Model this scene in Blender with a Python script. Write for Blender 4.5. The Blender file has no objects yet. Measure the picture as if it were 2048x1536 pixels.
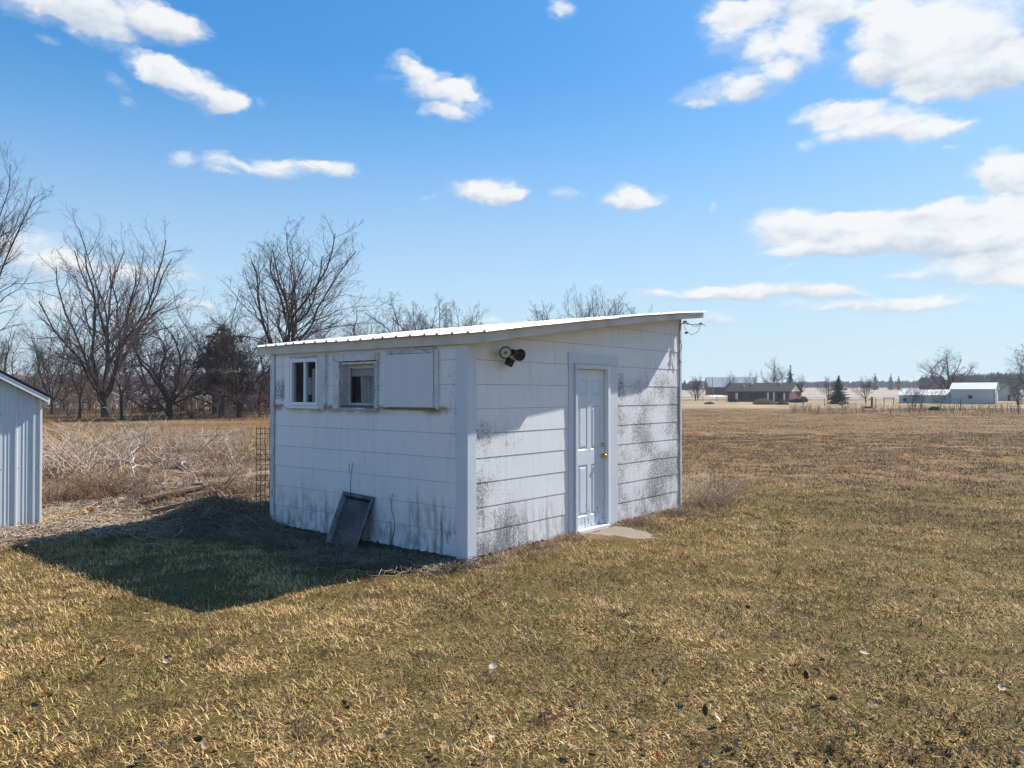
import bpy, math, random
import numpy as np
from mathutils import Vector, Matrix
random.seed(7); RNG = np.random.default_rng(7)
S = bpy.context.scene; COL = S.collection
PI = math.pi
# ---------------------------------------------------------------- camera
F_PX, HOR, CAM_H = 1541.0, 787.1, 1.777            # focal length (px of a 2048 wide picture), horizon row, eye height
PITCH = math.atan((HOR-768.0)/F_PX)
cd = bpy.data.cameras.new('camera'); cam = bpy.data.objects.new('camera', cd); COL.objects.link(cam)
cd.sensor_width = 36.0; cd.lens = 36.0*F_PX/2048.0; cd.clip_start = 0.05; cd.clip_end = 6000
cam.location = (0, 0, CAM_H); cam.rotation_euler = (PI/2+PITCH, 0, 0); S.camera = cam
# ---------------------------------------------------------------- sun and sky
SUN_AZ, SUN_EL = math.atan2(.9285, .7044), math.atan(1/1.1655)
sl = bpy.data.lights.new('sun', 'SUN'); sl.energy = 4.9; sl.angle = math.radians(.5); sl.color = (1.0, .94, .84)
so = bpy.data.objects.new('sun', sl); COL.objects.link(so)
SD = Vector((math.sin(SUN_AZ)*math.cos(SUN_EL), math.cos(SUN_AZ)*math.cos(SUN_EL), math.sin(SUN_EL)))
so.rotation_euler = SD.to_track_quat('Z', 'Y').to_euler(); so.location = (30, 20, 30)
S.view_settings.view_transform = 'Standard'; S.view_settings.look = 'None'
S.view_settings.exposure = 0.85; S.view_settings.gamma = 1.0; S.view_settings.use_curve_mapping = False

class NT:
    """small helper to wire node trees"""
    def __init__(s, tree): s.t = tree; s.n = tree.nodes; s.l = tree.links
    def new(s, typ, **kw):
        n = s.n.new(typ)
        for k, v in kw.items(): setattr(n, k, v)
        return n
    def put(s, sock, v):
        if hasattr(v, 'links') or isinstance(v, bpy.types.NodeSocket): s.l.new(v, sock)
        else: sock.default_value = v
    def m(s, op, a, b=0.0, c=None, clamp=False):
        n = s.n.new('ShaderNodeMath'); n.operation = op; n.use_clamp = clamp
        s.put(n.inputs[0], a); s.put(n.inputs[1], b)
        if c is not None: s.put(n.inputs[2], c)
        return n.outputs[0]
    def mix(s, f, a, b, blend='MIX'):
        n = s.n.new('ShaderNodeMix'); n.data_type = 'RGBA'; n.blend_type = blend; n.clamp_factor = True
        s.put(n.inputs[0], f)
        for k, v in ((6, a), (7, b)):
            if isinstance(v, (tuple, list)): v = tuple(v)+((1,) if len(v) == 3 else ())
            s.put(n.inputs[k], v)
        return n.outputs[2]
    def noise(s, vec, scale, detail=4, rough=.55, dist=0, out=0):
        n = s.n.new('ShaderNodeTexNoise'); s.l.new(vec, n.inputs['Vector'])
        n.inputs['Scale'].default_value = scale; n.inputs['Detail'].default_value = detail
        n.inputs['Roughness'].default_value = rough; n.inputs['Distortion'].default_value = dist
        return n.outputs[out]
    def map(s, vec, loc=(0,0,0), sc=(1,1,1), rot=(0,0,0)):
        n = s.n.new('ShaderNodeMapping'); s.l.new(vec, n.inputs[0])
        n.inputs[1].default_value = loc; n.inputs[2].default_value = rot; n.inputs[3].default_value = sc
        return n.outputs[0]
    def ramp(s, f, a, b, lo=0.0, hi=1.0):
        n = s.n.new('ShaderNodeMapRange'); n.interpolation_type = 'SMOOTHSTEP'
        s.put(n.inputs[0], f); n.inputs[1].default_value = a; n.inputs[2].default_value = b
        n.inputs[3].default_value = lo; n.inputs[4].default_value = hi
        return n.outputs[0]

W = bpy.data.worlds.new('World'); S.world = W; W.use_nodes = True
def build_world():
    t = W.node_tree; t.nodes.clear(); N = NT(t)
    # one soft lobed cloud puff, as a node group: in az, el, centre, radii -> weight, weight*height
    g = bpy.data.node_groups.new('cloud_puff', 'ShaderNodeTree')
    for nm in ('az', 'el', 'a0', 'e0', 'ra', 're', 'amp', 'tilt'): g.interface.new_socket(name=nm, in_out='INPUT', socket_type='NodeSocketFloat')
    for nm in ('w', 'wt'): g.interface.new_socket(name=nm, in_out='OUTPUT', socket_type='NodeSocketFloat')
    G = NT(g); gi = g.nodes.new('NodeGroupInput'); go = g.nodes.new('NodeGroupOutput')
    I = {k: gi.outputs[k] for k in ('az', 'el', 'a0', 'e0', 'ra', 're', 'amp', 'tilt')}
    da = G.m('SUBTRACT', I['az'], I['a0']); de = G.m('SUBTRACT', G.m('SUBTRACT', I['el'], I['e0']), G.m('MULTIPLY', da, I['tilt']))
    x = G.m('DIVIDE', da, I['ra']); y = G.m('DIVIDE', de, I['re'])
    d2 = G.m('ADD', G.m('MULTIPLY', x, x), G.m('MULTIPLY', y, y))
    w = G.m('MULTIPLY', G.m('MAXIMUM', G.m('SUBTRACT', 1.0, G.m('MULTIPLY', d2, .5)), 0.0), I['amp'])
    g.links.new(w, go.inputs['w']); g.links.new(G.m('MULTIPLY', w, y), go.inputs['wt'])
    out = N.new('ShaderNodeOutputWorld'); bg = N.new('ShaderNodeBackground')
    sky = N.new('ShaderNodeTexSky', sky_type='NISHITA', sun_disc=False)
    sky.sun_elevation = SUN_EL; sky.sun_rotation = SUN_AZ
    sky.altitude = 200; sky.air_density = 1.0; sky.dust_density = .6; sky.ozone_density = 2.2
    tc = N.new('ShaderNodeTexCoord'); sep = N.new('ShaderNodeSeparateXYZ'); t.links.new(tc.outputs['Generated'], sep.inputs[0])
    X, Y, Z = sep.outputs
    az = N.m('ARCTAN2', X, Y)
    el = N.m('ARCTAN2', Z, N.m('SQRT', N.m('ADD', N.m('MULTIPLY', X, X), N.m('MULTIPLY', Y, Y))))
    cmb = N.new('ShaderNodeCombineXYZ'); N.put(cmb.inputs[0], az); N.put(cmb.inputs[1], N.m('MULTIPLY', el, 1.7)); v = cmb.outputs[0]
    # ragged edges: the puff field is looked up through a noise warp
    n1 = N.noise(v, 14, 6, .62, out=1)
    sp = N.new('ShaderNodeSeparateColor'); t.links.new(n1, sp.inputs[0])
    azw = N.m('ADD', az, N.m('MULTIPLY', N.m('SUBTRACT', sp.outputs[0], .5), .060))
    elw = N.m('ADD', el, N.m('MULTIPLY', N.m('SUBTRACT', sp.outputs[1], .5), .038))
    P = [  # x, y, rx, ry, strength, tilt : clouds of the photograph as px, turned to angles below
        (90,6,130,34,1.0,0),(230,22,170,44,1.1,.05),(350,45,75,32,1.0,0),(200,75,80,22,.6,0),
        (310,138,56,24,1.0,.2),(390,175,100,34,1.2,.25),(455,205,46,20,1.0,0),(235,165,36,20,.5,.3),(530,205,18,10,.45,0),(80,78,34,7,.5,0),(260,205,22,8,.35,0),(650,140,14,7,.3,0),
        (820,132,42,24,.9,.2),(880,185,78,36,1.15,.2),(925,170,44,22,.9,-.2),(770,150,24,22,.3,0),(885,228,50,14,.8,0),
        (372,320,34,13,.9,0),(450,325,44,17,.9,0),(550,338,70,20,1.1,.1),(665,342,54,17,1.1,.05),(600,326,50,9,.6,0),(440,345,40,8,.5,0),
        (975,380,78,24,1.25,0),(1010,393,50,12,.8,0),(860,394,34,8,.5,0),(1262,398,66,20,1.25,0),(1265,374,36,14,.9,0),(1132,392,38,16,.65,0),(1430,413,16,9,.7,-.5),(1385,410,12,5,.5,0),
        (1125,14,34,22,.95,0),
        (1480,60,80,60,.85,.1),(1590,105,80,44,.9,.2),(1620,65,60,30,.7,0),(1430,180,90,24,.85,-.1),(1530,160,70,28,.8,0),(1560,8,150,26,1.1,0),(1395,210,45,12,.5,0),(1700,14,120,24,.9,0),(1640,20,60,30,.6,0),
        (1830,95,130,62,1.2,0),(1960,60,120,80,1.25,0),(1800,35,90,50,1.0,0),(2010,140,90,40,1.1,0),(1920,150,120,34,1.0,0),(1740,140,60,30,.7,0),(1850,190,100,18,.5,0),
        (1660,228,70,22,1.15,0),(1760,252,130,28,1.3,0),(1880,262,80,20,1.1,0),(1720,215,60,14,.7,0),(1940,245,30,10,.5,0),(1610,292,24,12,.7,0),(1920,296,16,6,.6,0),
        (2005,335,50,30,1.1,0),(2050,355,80,34,1.1,0),(1945,350,24,12,.5,0),
        (1550,450,66,30,1.15,0),(1650,450,100,30,1.2,0),(1740,440,80,24,1.1,0),(1960,420,120,28,1.3,0),(1860,430,80,22,1.1,0),(1700,480,180,30,1.2,0),(1900,480,200,36,1.3,0),(2030,470,120,60,1.2,0),(1960,540,150,24,1.1,0),(1640,503,120,14,.8,0),(2060,560,80,20,.9,0),
        (1400,588,130,14,1.0,0),(1540,582,130,15,1.05,0),(1670,586,90,12,1.0,0),(1780,606,110,14,.95,0),(1880,606,80,12,1.05,0),(1640,610,90,8,.7,0),(1430,642,40,13,.85,0),(1800,560,44,7,.75,0),(1570,538,24,6,.5,0),(1200,562,18,5,.5,0),(1800,652,100,8,.5,0),(1300,580,50,8,.6,0),(1460,490,20,5,.4,0),
        (60,500,100,40,.9,.2),(180,540,110,30,.85,.1),(320,545,80,22,.8,0),(120,610,170,26,.75,0),(380,605,60,11,.9,0),(970,648,42,9,.8,0),(1050,655,70,6,.5,0)]
    aw, awt = None, None
    for (x, y, rx, ry, amp, tilt) in P:
        n = t.nodes.new('ShaderNodeGroup'); n.node_tree = g
        a0 = math.atan((x-1024)/F_PX); e0 = math.atan((HOR-y)/F_PX*math.cos(a0))
        N.put(n.inputs['az'], azw); N.put(n.inputs['el'], elw)
        for k, val in (('a0', a0), ('e0', e0), ('ra', rx/F_PX*math.cos(a0)**2*.9), ('re', ry/F_PX*.92*math.cos(e0)), ('amp', amp), ('tilt', -tilt)): n.inputs[k].default_value = val
        aw = n.outputs['w'] if aw is None else N.m('ADD', aw, n.outputs['w'])
        awt = n.outputs['wt'] if awt is None else N.m('ADD', awt, n.outputs['wt'])
    aw = N.m('MULTIPLY', aw, 1.15); awt = N.m('MULTIPLY', awt, 1.15)
    height = N.m('DIVIDE', awt, N.m('MAXIMUM', aw, .05))
    fine = N.noise(v, 30, 8, .64, .25)
    # beyond the frame the same broken cumulus goes on
    big = N.noise(N.map(v, (3.1, 1.7, 0)), 3.0, 6, .6, .3)
    outside = N.m('MAXIMUM', N.ramp(N.m('ABSOLUTE', az), .62, .82), N.ramp(el, .50, .66))
    more = N.m('MULTIPLY', N.m('MULTIPLY', N.ramp(big, .50, .72), outside), 1.6)
    dens = N.m('ADD', N.m('ADD', aw, more), N.m('MULTIPLY', N.m('SUBTRACT', fine, .5), 1.5))
    dens = N.m('MULTIPLY', N.ramp(dens, .36, 1.45), N.ramp(el, 0.0, .05))
    veil = N.m('MULTIPLY', N.ramp(N.m('ADD', aw, N.m('MULTIPLY', N.m('SUBTRACT', N.noise(N.map(v, sc=(1, 1.6, 1)), 16, 8, .7, .6), .5), 2.6)), .05, 1.3), .42)
    dens = N.m('MAXIMUM', dens, N.m('MULTIPLY', N.m('MULTIPLY', veil, N.ramp(aw, .02, .45)), N.ramp(el, 0.0, .05)))
    thick = N.ramp(N.m('ADD', aw, more), .8, 2.0)
    body = N.noise(v, 11, 5, .55)
    lit = N.m('ADD', N.m('ADD', N.m('MULTIPLY', height, .75), N.m('MULTIPLY', N.m('SUBTRACT', body, .5), 1.3)), N.m('ADD', .72, N.m('MULTIPLY', N.m('SUBTRACT', fine, .5), 1.3)))
    lit = N.ramp(lit, -.1, .95)
    ccol = N.mix(lit, (5.3, 6.1, 7.2), (9.1, 9.2, 9.35))
    # a winter sky: a little more saturated overhead, pale near the horizon
    hs = N.new('ShaderNodeHueSaturation'); hs.inputs['Saturation'].default_value = 1.50; hs.inputs['Value'].default_value = 1.0; hs.inputs['Hue'].default_value = .505
    sc0 = N.new('ShaderNodeVectorMath', operation='SCALE'); t.links.new(sky.outputs[0], sc0.inputs[0]); sc0.inputs['Scale'].default_value = .1
    gm = N.new('ShaderNodeGamma'); t.links.new(sc0.outputs[0], gm.inputs[0]); gm.inputs[1].default_value = .62
    sc1 = N.new('ShaderNodeVectorMath', operation='MULTIPLY'); t.links.new(gm.outputs[0], sc1.inputs[0]); sc1.inputs[1].default_value = (9.5, 11.2, 12.5)
    t.links.new(sc1.outputs[0], hs.inputs['Color'])
    base = N.mix(N.ramp(el, -.02, .42, .90, 0), hs.outputs[0], (5.9, 7.5, 8.8))
    colr = N.mix(N.m('MULTIPLY', dens, .97), base, ccol)
    t.links.new(colr, bg.inputs[0]); bg.inputs[1].default_value = .057
    t.links.new(bg.outputs[0], out.inputs[0])
    W.cycles.sampling_method = 'MANUAL'; W.cycles.sample_map_resolution = 512
build_world()
S.cycles.max_bounces = 6; S.cycles.transparent_max_bounces = 12
S.cycles.sample_clamp_indirect = 4.0

# ---------------------------------------------------------------- frames, ground height
YAW = .6888; UX, UY = math.sin(YAW), math.cos(YAW); VX, VY = -UY, UX
OX, OY = -.476, 8.22; SANG = PI/2-YAW; LU, LV = 4.83, 3.60
def loc2w(u, v): return (OX+u*UX+v*VX, OY+u*UY+v*VY)
def w2loc(x, y): return ((x-OX)*UX+(y-OY)*UY, (x-OX)*VX+(y-OY)*VY)
def sstep(a, b, t): t = np.clip((t-a)/(b-a), 0, 1); return t*t*(3-2*t)
def wav(x, y, k, s=0.):
    return (np.sin(x*k+1.3*s+np.sin(y*k*.7+s)*1.3)*np.cos(y*k*1.13-s*2.1+np.sin(x*k*.83-s)*1.1))
def G(x, y):
    x = np.asarray(x, float); y = np.asarray(y, float)
    u, v = w2loc(x, y)
    near = 1-sstep(26, 60, y)
    z = .022*wav(x, y, 1.1, .4)*near + .010*wav(x, y, 3.7, 2.)*near
    z = z + .05*wav(x, y, .17, 1.)*sstep(18, 60, y)*(1-sstep(120, 200, y))
    dw = np.exp(-((u+.25)/.55)**2)*sstep(-.7, .1, v)*(1-sstep(3.6, 4.6, v))
    z = z-.075*dw
    z = z*(1-.8*np.exp(-((u-2.4)/2.6)**4)*np.exp(-((v+.1)/.7)**2))
    z = z+.26*np.exp(-(((x+4.05)/.62)**2+((y-10.6)/.55)**2)) + .14*np.exp(-(((x+3.3)/.8)**2+((y-10.9)/.6)**2))
    z = z+(.035*wav(x, y, 9, .3)+.03*wav(x, y, 17, 1.9))*np.exp(-(((x+3.9)/1.1)**2+((y-10.6)/.7)**2))
    br = sstep(-2.6, -4.2, x)*sstep(11.2, 13, y)*(1-sstep(19, 26, y))
    z = z+br*(.10*wav(x, y, 1.7, .9)+.07*wav(x, y, 3.4, 3.)+.03*wav(x, y, 8, 1.)+.10)
    z = z+np.clip(y-200, 0, 450)*.0142
    return z
def gp(px, py):
    """the ground point where the line of sight through a pixel of the photograph lands (used once, to read off distances)"""
    dx, dz = (px-1024)/F_PX, (HOR-py)/F_PX
    lo = 3.0
    for k in range(4000):
        y = lo*1.004
        if CAM_H+dz*y <= float(G(dx*y, y)): break
        lo = y
    return dx*y, y
def fz(x, y): return float(G(x, y))

# ---------------------------------------------------------------- mesh helpers
def np_mesh(name, V, Fq=None, Ft=None, smooth=False):
    me = bpy.data.meshes.new(name)
    V = np.asarray(V, np.float32)
    nq = 0 if Fq is None else len(Fq); nt = 0 if Ft is None else len(Ft)
    me.vertices.add(len(V)); me.vertices.foreach_set('co', V.ravel())
    me.loops.add(nq*4+nt*3); me.polygons.add(nq+nt)
    li = []
    if nq: li.append(np.asarray(Fq, np.int32).ravel())
    if nt: li.append(np.asarray(Ft, np.int32).ravel())
    me.loops.foreach_set('vertex_index', np.concatenate(li))
    me.polygons.foreach_set('loop_start', np.concatenate([np.arange(nq)*4, nq*4+np.arange(nt)*3]).astype(np.int32))
    me.update(calc_edges=True)
    if smooth: me.polygons.foreach_set('use_smooth', np.ones(nq+nt, bool))
    return me
class MB:
    def __init__(s): s.v = []; s.f = []
    def add(s, vs, fs):
        b = len(s.v); s.v += [tuple(p) for p in vs]; s.f += [tuple(b+i for i in f) for f in fs]; return s
    def box(s, x0, x1, y0, y1, z0, z1, M=None):
        vs = [Vector((x, y, z)) for z in (z0, z1) for y in (y0, y1) for x in (x0, x1)]
        if M is not None: vs = [M @ p for p in vs]
        return s.add(vs, [(0,2,3,1),(4,5,7,6),(0,1,5,4),(2,6,7,3),(0,4,6,2),(1,3,7,5)])
    def bar(s, a, b, w, h, up=(0,0,1)):
        a = Vector(a); b = Vector(b); d = (b-a).normalized(); sd = d.cross(Vector(up))
        if sd.length < 1e-4: sd = d.cross(Vector((1,0,0)))
        sd.normalize(); up = sd.cross(d)
        vs = [p+sd*(i*w/2)+up*(j*h/2) for p in (a, b) for j in (-1, 1) for i in (-1, 1)]
        return s.add(vs, [(0,1,3,2),(4,6,7,5),(0,4,5,1),(2,3,7,6),(0,2,6,4),(1,5,7,3)])
    def tube(s, pts, rad, n=6, cap=True):
        pts = [Vector(p) for p in pts]; m = len(pts)
        if not hasattr(rad, '__len__'): rad = [rad]*m
        b = len(s.v); pd = None
        for i, p in enumerate(pts):
            d = (pts[min(i+1, m-1)]-pts[max(i-1, 0)]).normalized()
            if pd is None: a = d.orthogonal().normalized()
            else: a = (a-d*a.dot(d)).normalized()
            pd = d; c = d.cross(a)
            for k in range(n):
                t = 2*PI*k/n; s.v.append(tuple(p+(a*math.cos(t)+c*math.sin(t))*rad[i]))
        for i in range(m-1):
            for k in range(n):
                k2 = (k+1) % n; s.f.append((b+i*n+k, b+i*n+k2, b+(i+1)*n+k2, b+(i+1)*n+k))
        if cap: s.f.append(tuple(b+k for k in range(n))[::-1]); s.f.append(tuple(b+(m-1)*n+k for k in range(n)))
        return s
    def prism(s, poly, fn, o0, o1):
        """poly in (s,z); fn(s,z,o) -> xyz; extruded from o0 to o1"""
        n = len(poly); A = [fn(a, z, o0) for a, z in poly]; B = [fn(a, z, o1) for a, z in poly]
        return s.add(A+B, [tuple(range(n))[::-1], tuple(range(n, 2*n))]+[(i, (i+1) % n, n+(i+1) % n, n+i) for i in range(n)])
    def mesh(s, name='m', smooth=False, recalc=True):
        me = bpy.data.meshes.new(name); me.from_pydata(s.v, [], s.f); me.update()
        if recalc:
            import bmesh
            bm = bmesh.new(); bm.from_mesh(me); bmesh.ops.recalc_face_normals(bm, faces=bm.faces); bm.to_mesh(me); bm.free()
        if smooth: me.polygons.foreach_set('use_smooth', [True]*len(me.polygons))
        return me
    def build(s, name, mat, parent=None, bevel=0, smooth=False, **tags):
        return obj(name, s.mesh(name, smooth), mat, parent, bevel=bevel, **tags)
def obj(name, me, mat, parent=None, loc=None, rz=None, bevel=0, **tags):
    o = bpy.data.objects.new(name, me); COL.objects.link(o)
    if mat is not None and not me.materials: me.materials.append(mat)
    if parent is not None: o.parent = parent
    if loc is not None: o.location = loc
    if rz is not None: o.rotation_euler = (0, 0, rz)
    if bevel:
        b = o.modifiers.new('bevel', 'BEVEL'); b.width = bevel; b.segments = 1; b.limit_method = 'ANGLE'
    for k, v in tags.items(): o[k] = v
    return o
def thing(name, loc=(0,0,0), rz=0, **tags):
    o = bpy.data.objects.new(name, None); COL.objects.link(o); o.location = loc; o.rotation_euler = (0,0,rz)
    o.empty_display_size = .2
    for k, v in tags.items(): o[k] = v
    return o
def copy_tree(o, parent=None):
    c = o.copy(); COL.objects.link(c)
    if parent is not None: c.parent = parent
    for ch in list(o.children): copy_tree(ch, c)
    return c
class TB:
    """many thin tapering twigs as one numpy mesh"""
    def __init__(s): s.V = []; s.Q = []; s.n = 0
    def line(s, P, R, k=3):
        P = np.asarray(P, float); m = len(P); R = np.broadcast_to(np.asarray(R, float), (m,))
        D = np.empty_like(P); D[1:-1] = P[2:]-P[:-2]; D[0] = P[1]-P[0]; D[-1] = P[-1]-P[-2]
        D /= np.linalg.norm(D, axis=1, keepdims=True)+1e-9
        ref = np.array([.31, .87, .38]) if abs(D[0] @ [.31, .87, .38]) < .9 else np.array([.9, -.2, .3])
        A = np.cross(D, ref); A /= np.linalg.norm(A, axis=1, keepdims=True)+1e-9; B = np.cross(D, A)
        t = np.arange(k)*2*PI/k
        V = P[:, None, :]+R[:, None, None]*(A[:, None, :]*np.cos(t)[None, :, None]+B[:, None, :]*np.sin(t)[None, :, None])
        i = np.arange(m-1)[:, None]*k; j = np.arange(k)[None, :]; j2 = (j+1) % k
        Q = np.stack([i+j, i+j2, i+k+j2, i+k+j], -1).reshape(-1, 4)+s.n
        s.V.append(V.reshape(-1, 3)); s.Q.append(Q); s.n += m*k
    def mesh(s, name, smooth=True): return np_mesh(name, np.concatenate(s.V), np.concatenate(s.Q), smooth=smooth)

# ---------------------------------------------------------------- materials
def mat(name, col=(.5,.5,.5), rough=.8, metal=0.0, fn=None, spec=.3):
    m = bpy.data.materials.new(name); m.use_nodes = True; t = m.node_tree; N = NT(t)
    b = t.nodes['Principled BSDF']; b.inputs['Base Color'].default_value = (*col, 1)
    b.inputs['Roughness'].default_value = rough; b.inputs['Metallic'].default_value = metal
    b.inputs['Specular IOR Level'].default_value = spec
    if fn: fn(N, b)
    return m
def bump(N, b, h, dist=.002, st=1.0):
    n = N.new('ShaderNodeBump'); n.inputs['Strength'].default_value = st; n.inputs['Distance'].default_value = dist
    N.put(n.inputs['Height'], h); N.l.new(n.outputs[0], b.inputs['Normal'])
def varied(c0, c1, sc=3, sc2=40, coord='Object', bd=.002, stretch=(1,1,1)):
    def fn(N, b):
        tc = N.new('ShaderNodeTexCoord').outputs[coord]; tc = N.map(tc, sc=stretch)
        a = N.noise(tc, sc, 4); c = N.noise(tc, sc2, 4, .6)
        f = N.m('ADD', N.m('MULTIPLY', N.ramp(a, .3, .7), .6), N.m('MULTIPLY', N.ramp(c, .3, .7), .4))
        N.l.new(N.mix(f, c0, c1), b.inputs['Base Color']); bump(N, b, c, bd)
    return fn
def siding_fn(N, b):
    tc = N.new('ShaderNodeTexCoord').outputs['Object']; sep = N.new('ShaderNodeSeparateXYZ'); N.l.new(tc, sep.inputs[0]); x, y, z = sep.outputs
    oi = N.new('ShaderNodeObjectInfo').outputs['Random']
    front = N.m('LESS_THAN', y, .0)
    base = N.mix(N.noise(tc, 1.6, 4), (.68, .69, .72), (.80, .80, .81))
    base = N.mix(N.m('MULTIPLY', oi, .05), base, (.50, .51, .56))
    # grime in vertical streaks, more of it low on the wall
    st = N.noise(N.map(tc, sc=(6, 6, .55)), 2.2, 5, .62)
    low = N.ramp(N.m('SUBTRACT', N.m('ADD', z, N.m('MULTIPLY', front, .13)), N.m('MULTIPLY', N.noise(N.map(tc, sc=(1, 1, .6)), 2.3, 5, .6), .9)), .30, -.42)
    stre = N.m('MULTIPLY', N.ramp(st, .47, .76), N.m('ADD', .14, N.m('MULTIPLY', low, .9)), clamp=True)
    col = N.mix(stre, base, (.16, .145, .14))
    col = N.mix(N.m('MULTIPLY', low, N.ramp(N.noise(N.map(tc, sc=(1, 1, .4)), 13, 6, .72), .40, .68, 0, .8)), col, (.19, .175, .155))
    # rust-brown wash under the window sills and near the ground
    und = N.m('MULTIPLY', N.ramp(z, 1.50, 1.60), N.ramp(z, 1.66, 1.61))
    und = N.m('MULTIPLY', N.m('MULTIPLY', und, N.m('LESS_THAN', x, .0)), N.ramp(N.noise(tc, 3, 3), .42, .60))
    col = N.mix(und, col, (.33, .25, .16))
    # flaked paint: short dark squiggles clustered in patches
    rr = N.m('ABSOLUTE', N.m('SUBTRACT', N.noise(N.map(tc, sc=(1.15, 1.15, .75)), 30, 3, .6, 1.4), .5))
    fl = N.noise(N.map(tc, sc=(1.5, 1.5, .9)), 46, 5, .75, .8)
    patch = N.noise(N.map(tc, (.6, 0, .3), (1, 1, .9)), 1.35, 3, .5)
    # on the door side: patches by the near corner and right of the door; by the corners on the window side
    pf = N.m('ADD', N.m('MULTIPLY', N.ramp(x, 1.5, .3), N.ramp(z, 1.75, 1.25)), N.m('MULTIPLY', N.ramp(x, 2.7, 3.1), N.m('ADD', .35, N.m('MULTIPLY', N.ramp(z, 2.3, 1.8), .6))))
    pl = N.m('ADD', N.m('MULTIPLY', N.ramp(y, .55, .15), N.ramp(z, .7, 1.2, .15, .5)), N.m('MULTIPLY', N.ramp(y, 3.2, 3.35), N.m('MULTIPLY', N.ramp(z, 1.6, 1.75), N.ramp(z, 2.1, 1.9))))
    pr = N.mix(front, (0,0,0), (1,1,1))
    pm = N.m('ADD', N.m('MULTIPLY', pf, front), N.m('MULTIPLY', pl, N.m('SUBTRACT', 1.0, front)))
    pm = N.m('MULTIPLY', N.m('ADD', pm, N.m('MULTIPLY', low, .25)), N.ramp(patch, .34, .60, .55, 1.25))
    thr = N.m('SUBTRACT', .70, N.m('MULTIPLY', pm, .215))
    spk = N.m('MULTIPLY', N.m('SUBTRACT', fl, thr), 22.0, clamp=True)
    spk = N.m('MULTIPLY', spk, N.ramp(pm, .05, .3))
    col = N.mix(N.m('MULTIPLY', spk, .85), col, (.15, .145, .165))
    spk2 = N.m('MULTIPLY', N.ramp(rr, .02, .0), N.ramp(pm, .45, 1.0))
    col = N.mix(spk2, col, (.13, .12, .13))
    N.l.new(col, b.inputs['Base Color'])
    h = N.m('SUBTRACT', N.m('MULTIPLY', N.noise(N.map(tc, sc=(1, 1, .08)), 160, 2), .15), spk)
    bump(N, b, h, .0025, .8)
M = {}
M['siding'] = mat('siding', rough=.72, fn=siding_fn)
M['sheath'] = mat('sheathing', (.09, .075, .06), .9, fn=varied((.06,.05,.04), (.12,.10,.08)))
M['trim'] = mat('trim_paint', rough=.45, fn=varied((.52,.57,.64), (.60,.64,.70), 2, 30))
M['wtrim'] = mat('white_trim', rough=.55, fn=varied((.66,.67,.70), (.76,.77,.79), 2, 60))
def peel(cw=(.62,.62,.63), cd_=(.16,.13,.115), amt=.58, sc=(6,6,1.2)):
    def fn(N, b):
        tc = N.new('ShaderNodeTexCoord').outputs['Object']
        n = N.noise(N.map(tc, sc=sc), 7, 6, .68, .3); c = N.mix(N.ramp(n, amt, amt+.05), cw, cd_)
        c = N.mix(N.ramp(N.noise(tc, 4, 4), .4, .75, 0, .5), c, (.36,.33,.30))
        N.l.new(c, b.inputs['Base Color']); bump(N, b, N.ramp(n, amt+.05, amt), .003)
    return fn
M['peeling'] = mat('peeling_paint', rough=.75, fn=peel())
M['peelbad'] = mat('weathered_board', rough=.85, fn=peel(cw=(.55,.55,.57), cd_=(.17,.15,.145), amt=.56, sc=(8,3,8)))
M['fascia'] = mat('fascia_paint', rough=.6, fn=peel(cw=(.56,.54,.50), cd_=(.22,.17,.12), amt=.70, sc=(1.2,1.2,8)))
M['roofmetal'] = mat('roof_metal', rough=.32, fn=varied((.58,.585,.60), (.70,.70,.70), .8, 25), spec=.5)
M['vinyl'] = mat('vinyl', (.75,.76,.79), .4)
M['glass'] = mat('window_glass', (.02,.022,.025), .06, spec=.6)
def glass_fn(N, b):
    b.inputs['Transmission Weight'].default_value = 0
    b.inputs['Alpha'].default_value = .22
    tc = N.new('ShaderNodeTexCoord').outputs['Object']
    N.l.new(N.mix(N.ramp(N.noise(tc, 9, 5, .6), .45, .8, 0, .5), (.03,.033,.038), (.22,.23,.25)), b.inputs['Base Color'])
M['glass'] = mat('window_glass', rough=.08, fn=glass_fn, spec=.6)
M['curtain'] = mat('curtain', rough=.9, fn=varied((.62,.63,.66), (.80,.80,.82), 4, 50))
M['ply'] = mat('painted_plywood', rough=.6, fn=varied((.58,.58,.63), (.65,.65,.69), 3, 70, stretch=(1,1,.3)))
M['brass'] = mat('brass', (.62,.42,.14), .25, 1.0)
M['black'] = mat('black_plastic', (.018,.018,.02), .45)
M['lens'] = mat('lamp_lens', (.45,.43,.36), .15, spec=.8)
M['steel'] = mat('dull_steel', rough=.4, metal=.8, fn=varied((.03,.032,.04), (.17,.19,.22), 6, 40, stretch=(1,1,1)))
M['steeldark'] = mat('rusty_steel', rough=.42, metal=.6, fn=varied((.025,.025,.028), (.10,.10,.11), 4, 40))
M['wire'] = mat('rusty_wire', rough=.8, fn=varied((.04,.024,.018), (.10,.055,.035), 20, 60))
M['cable'] = mat('old_cable', (.24,.23,.22), .7)
def conc_fn(N, b):
    tc = N.new('ShaderNodeTexCoord').outputs['Object']
    c = N.mix(N.noise(tc, 3, 6, .65), (.17,.135,.095), (.29,.24,.18)); c = N.mix(N.ramp(N.noise(tc, 90, 3, .7), .55, .7, 0, .6), c, (.16,.14,.11))
    N.l.new(c, b.inputs['Base Color']); bump(N, b, N.noise(tc, 70, 5), .004)
M['concrete'] = mat('concrete', rough=.9, fn=conc_fn)
M['barkfn'] = None
def bark(c0, c1, rough=.9): return mat('bark', rough=rough, fn=varied(c0, c1, 1.2, 14, bd=.01, stretch=(1,1,.4)), spec=.1)
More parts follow.
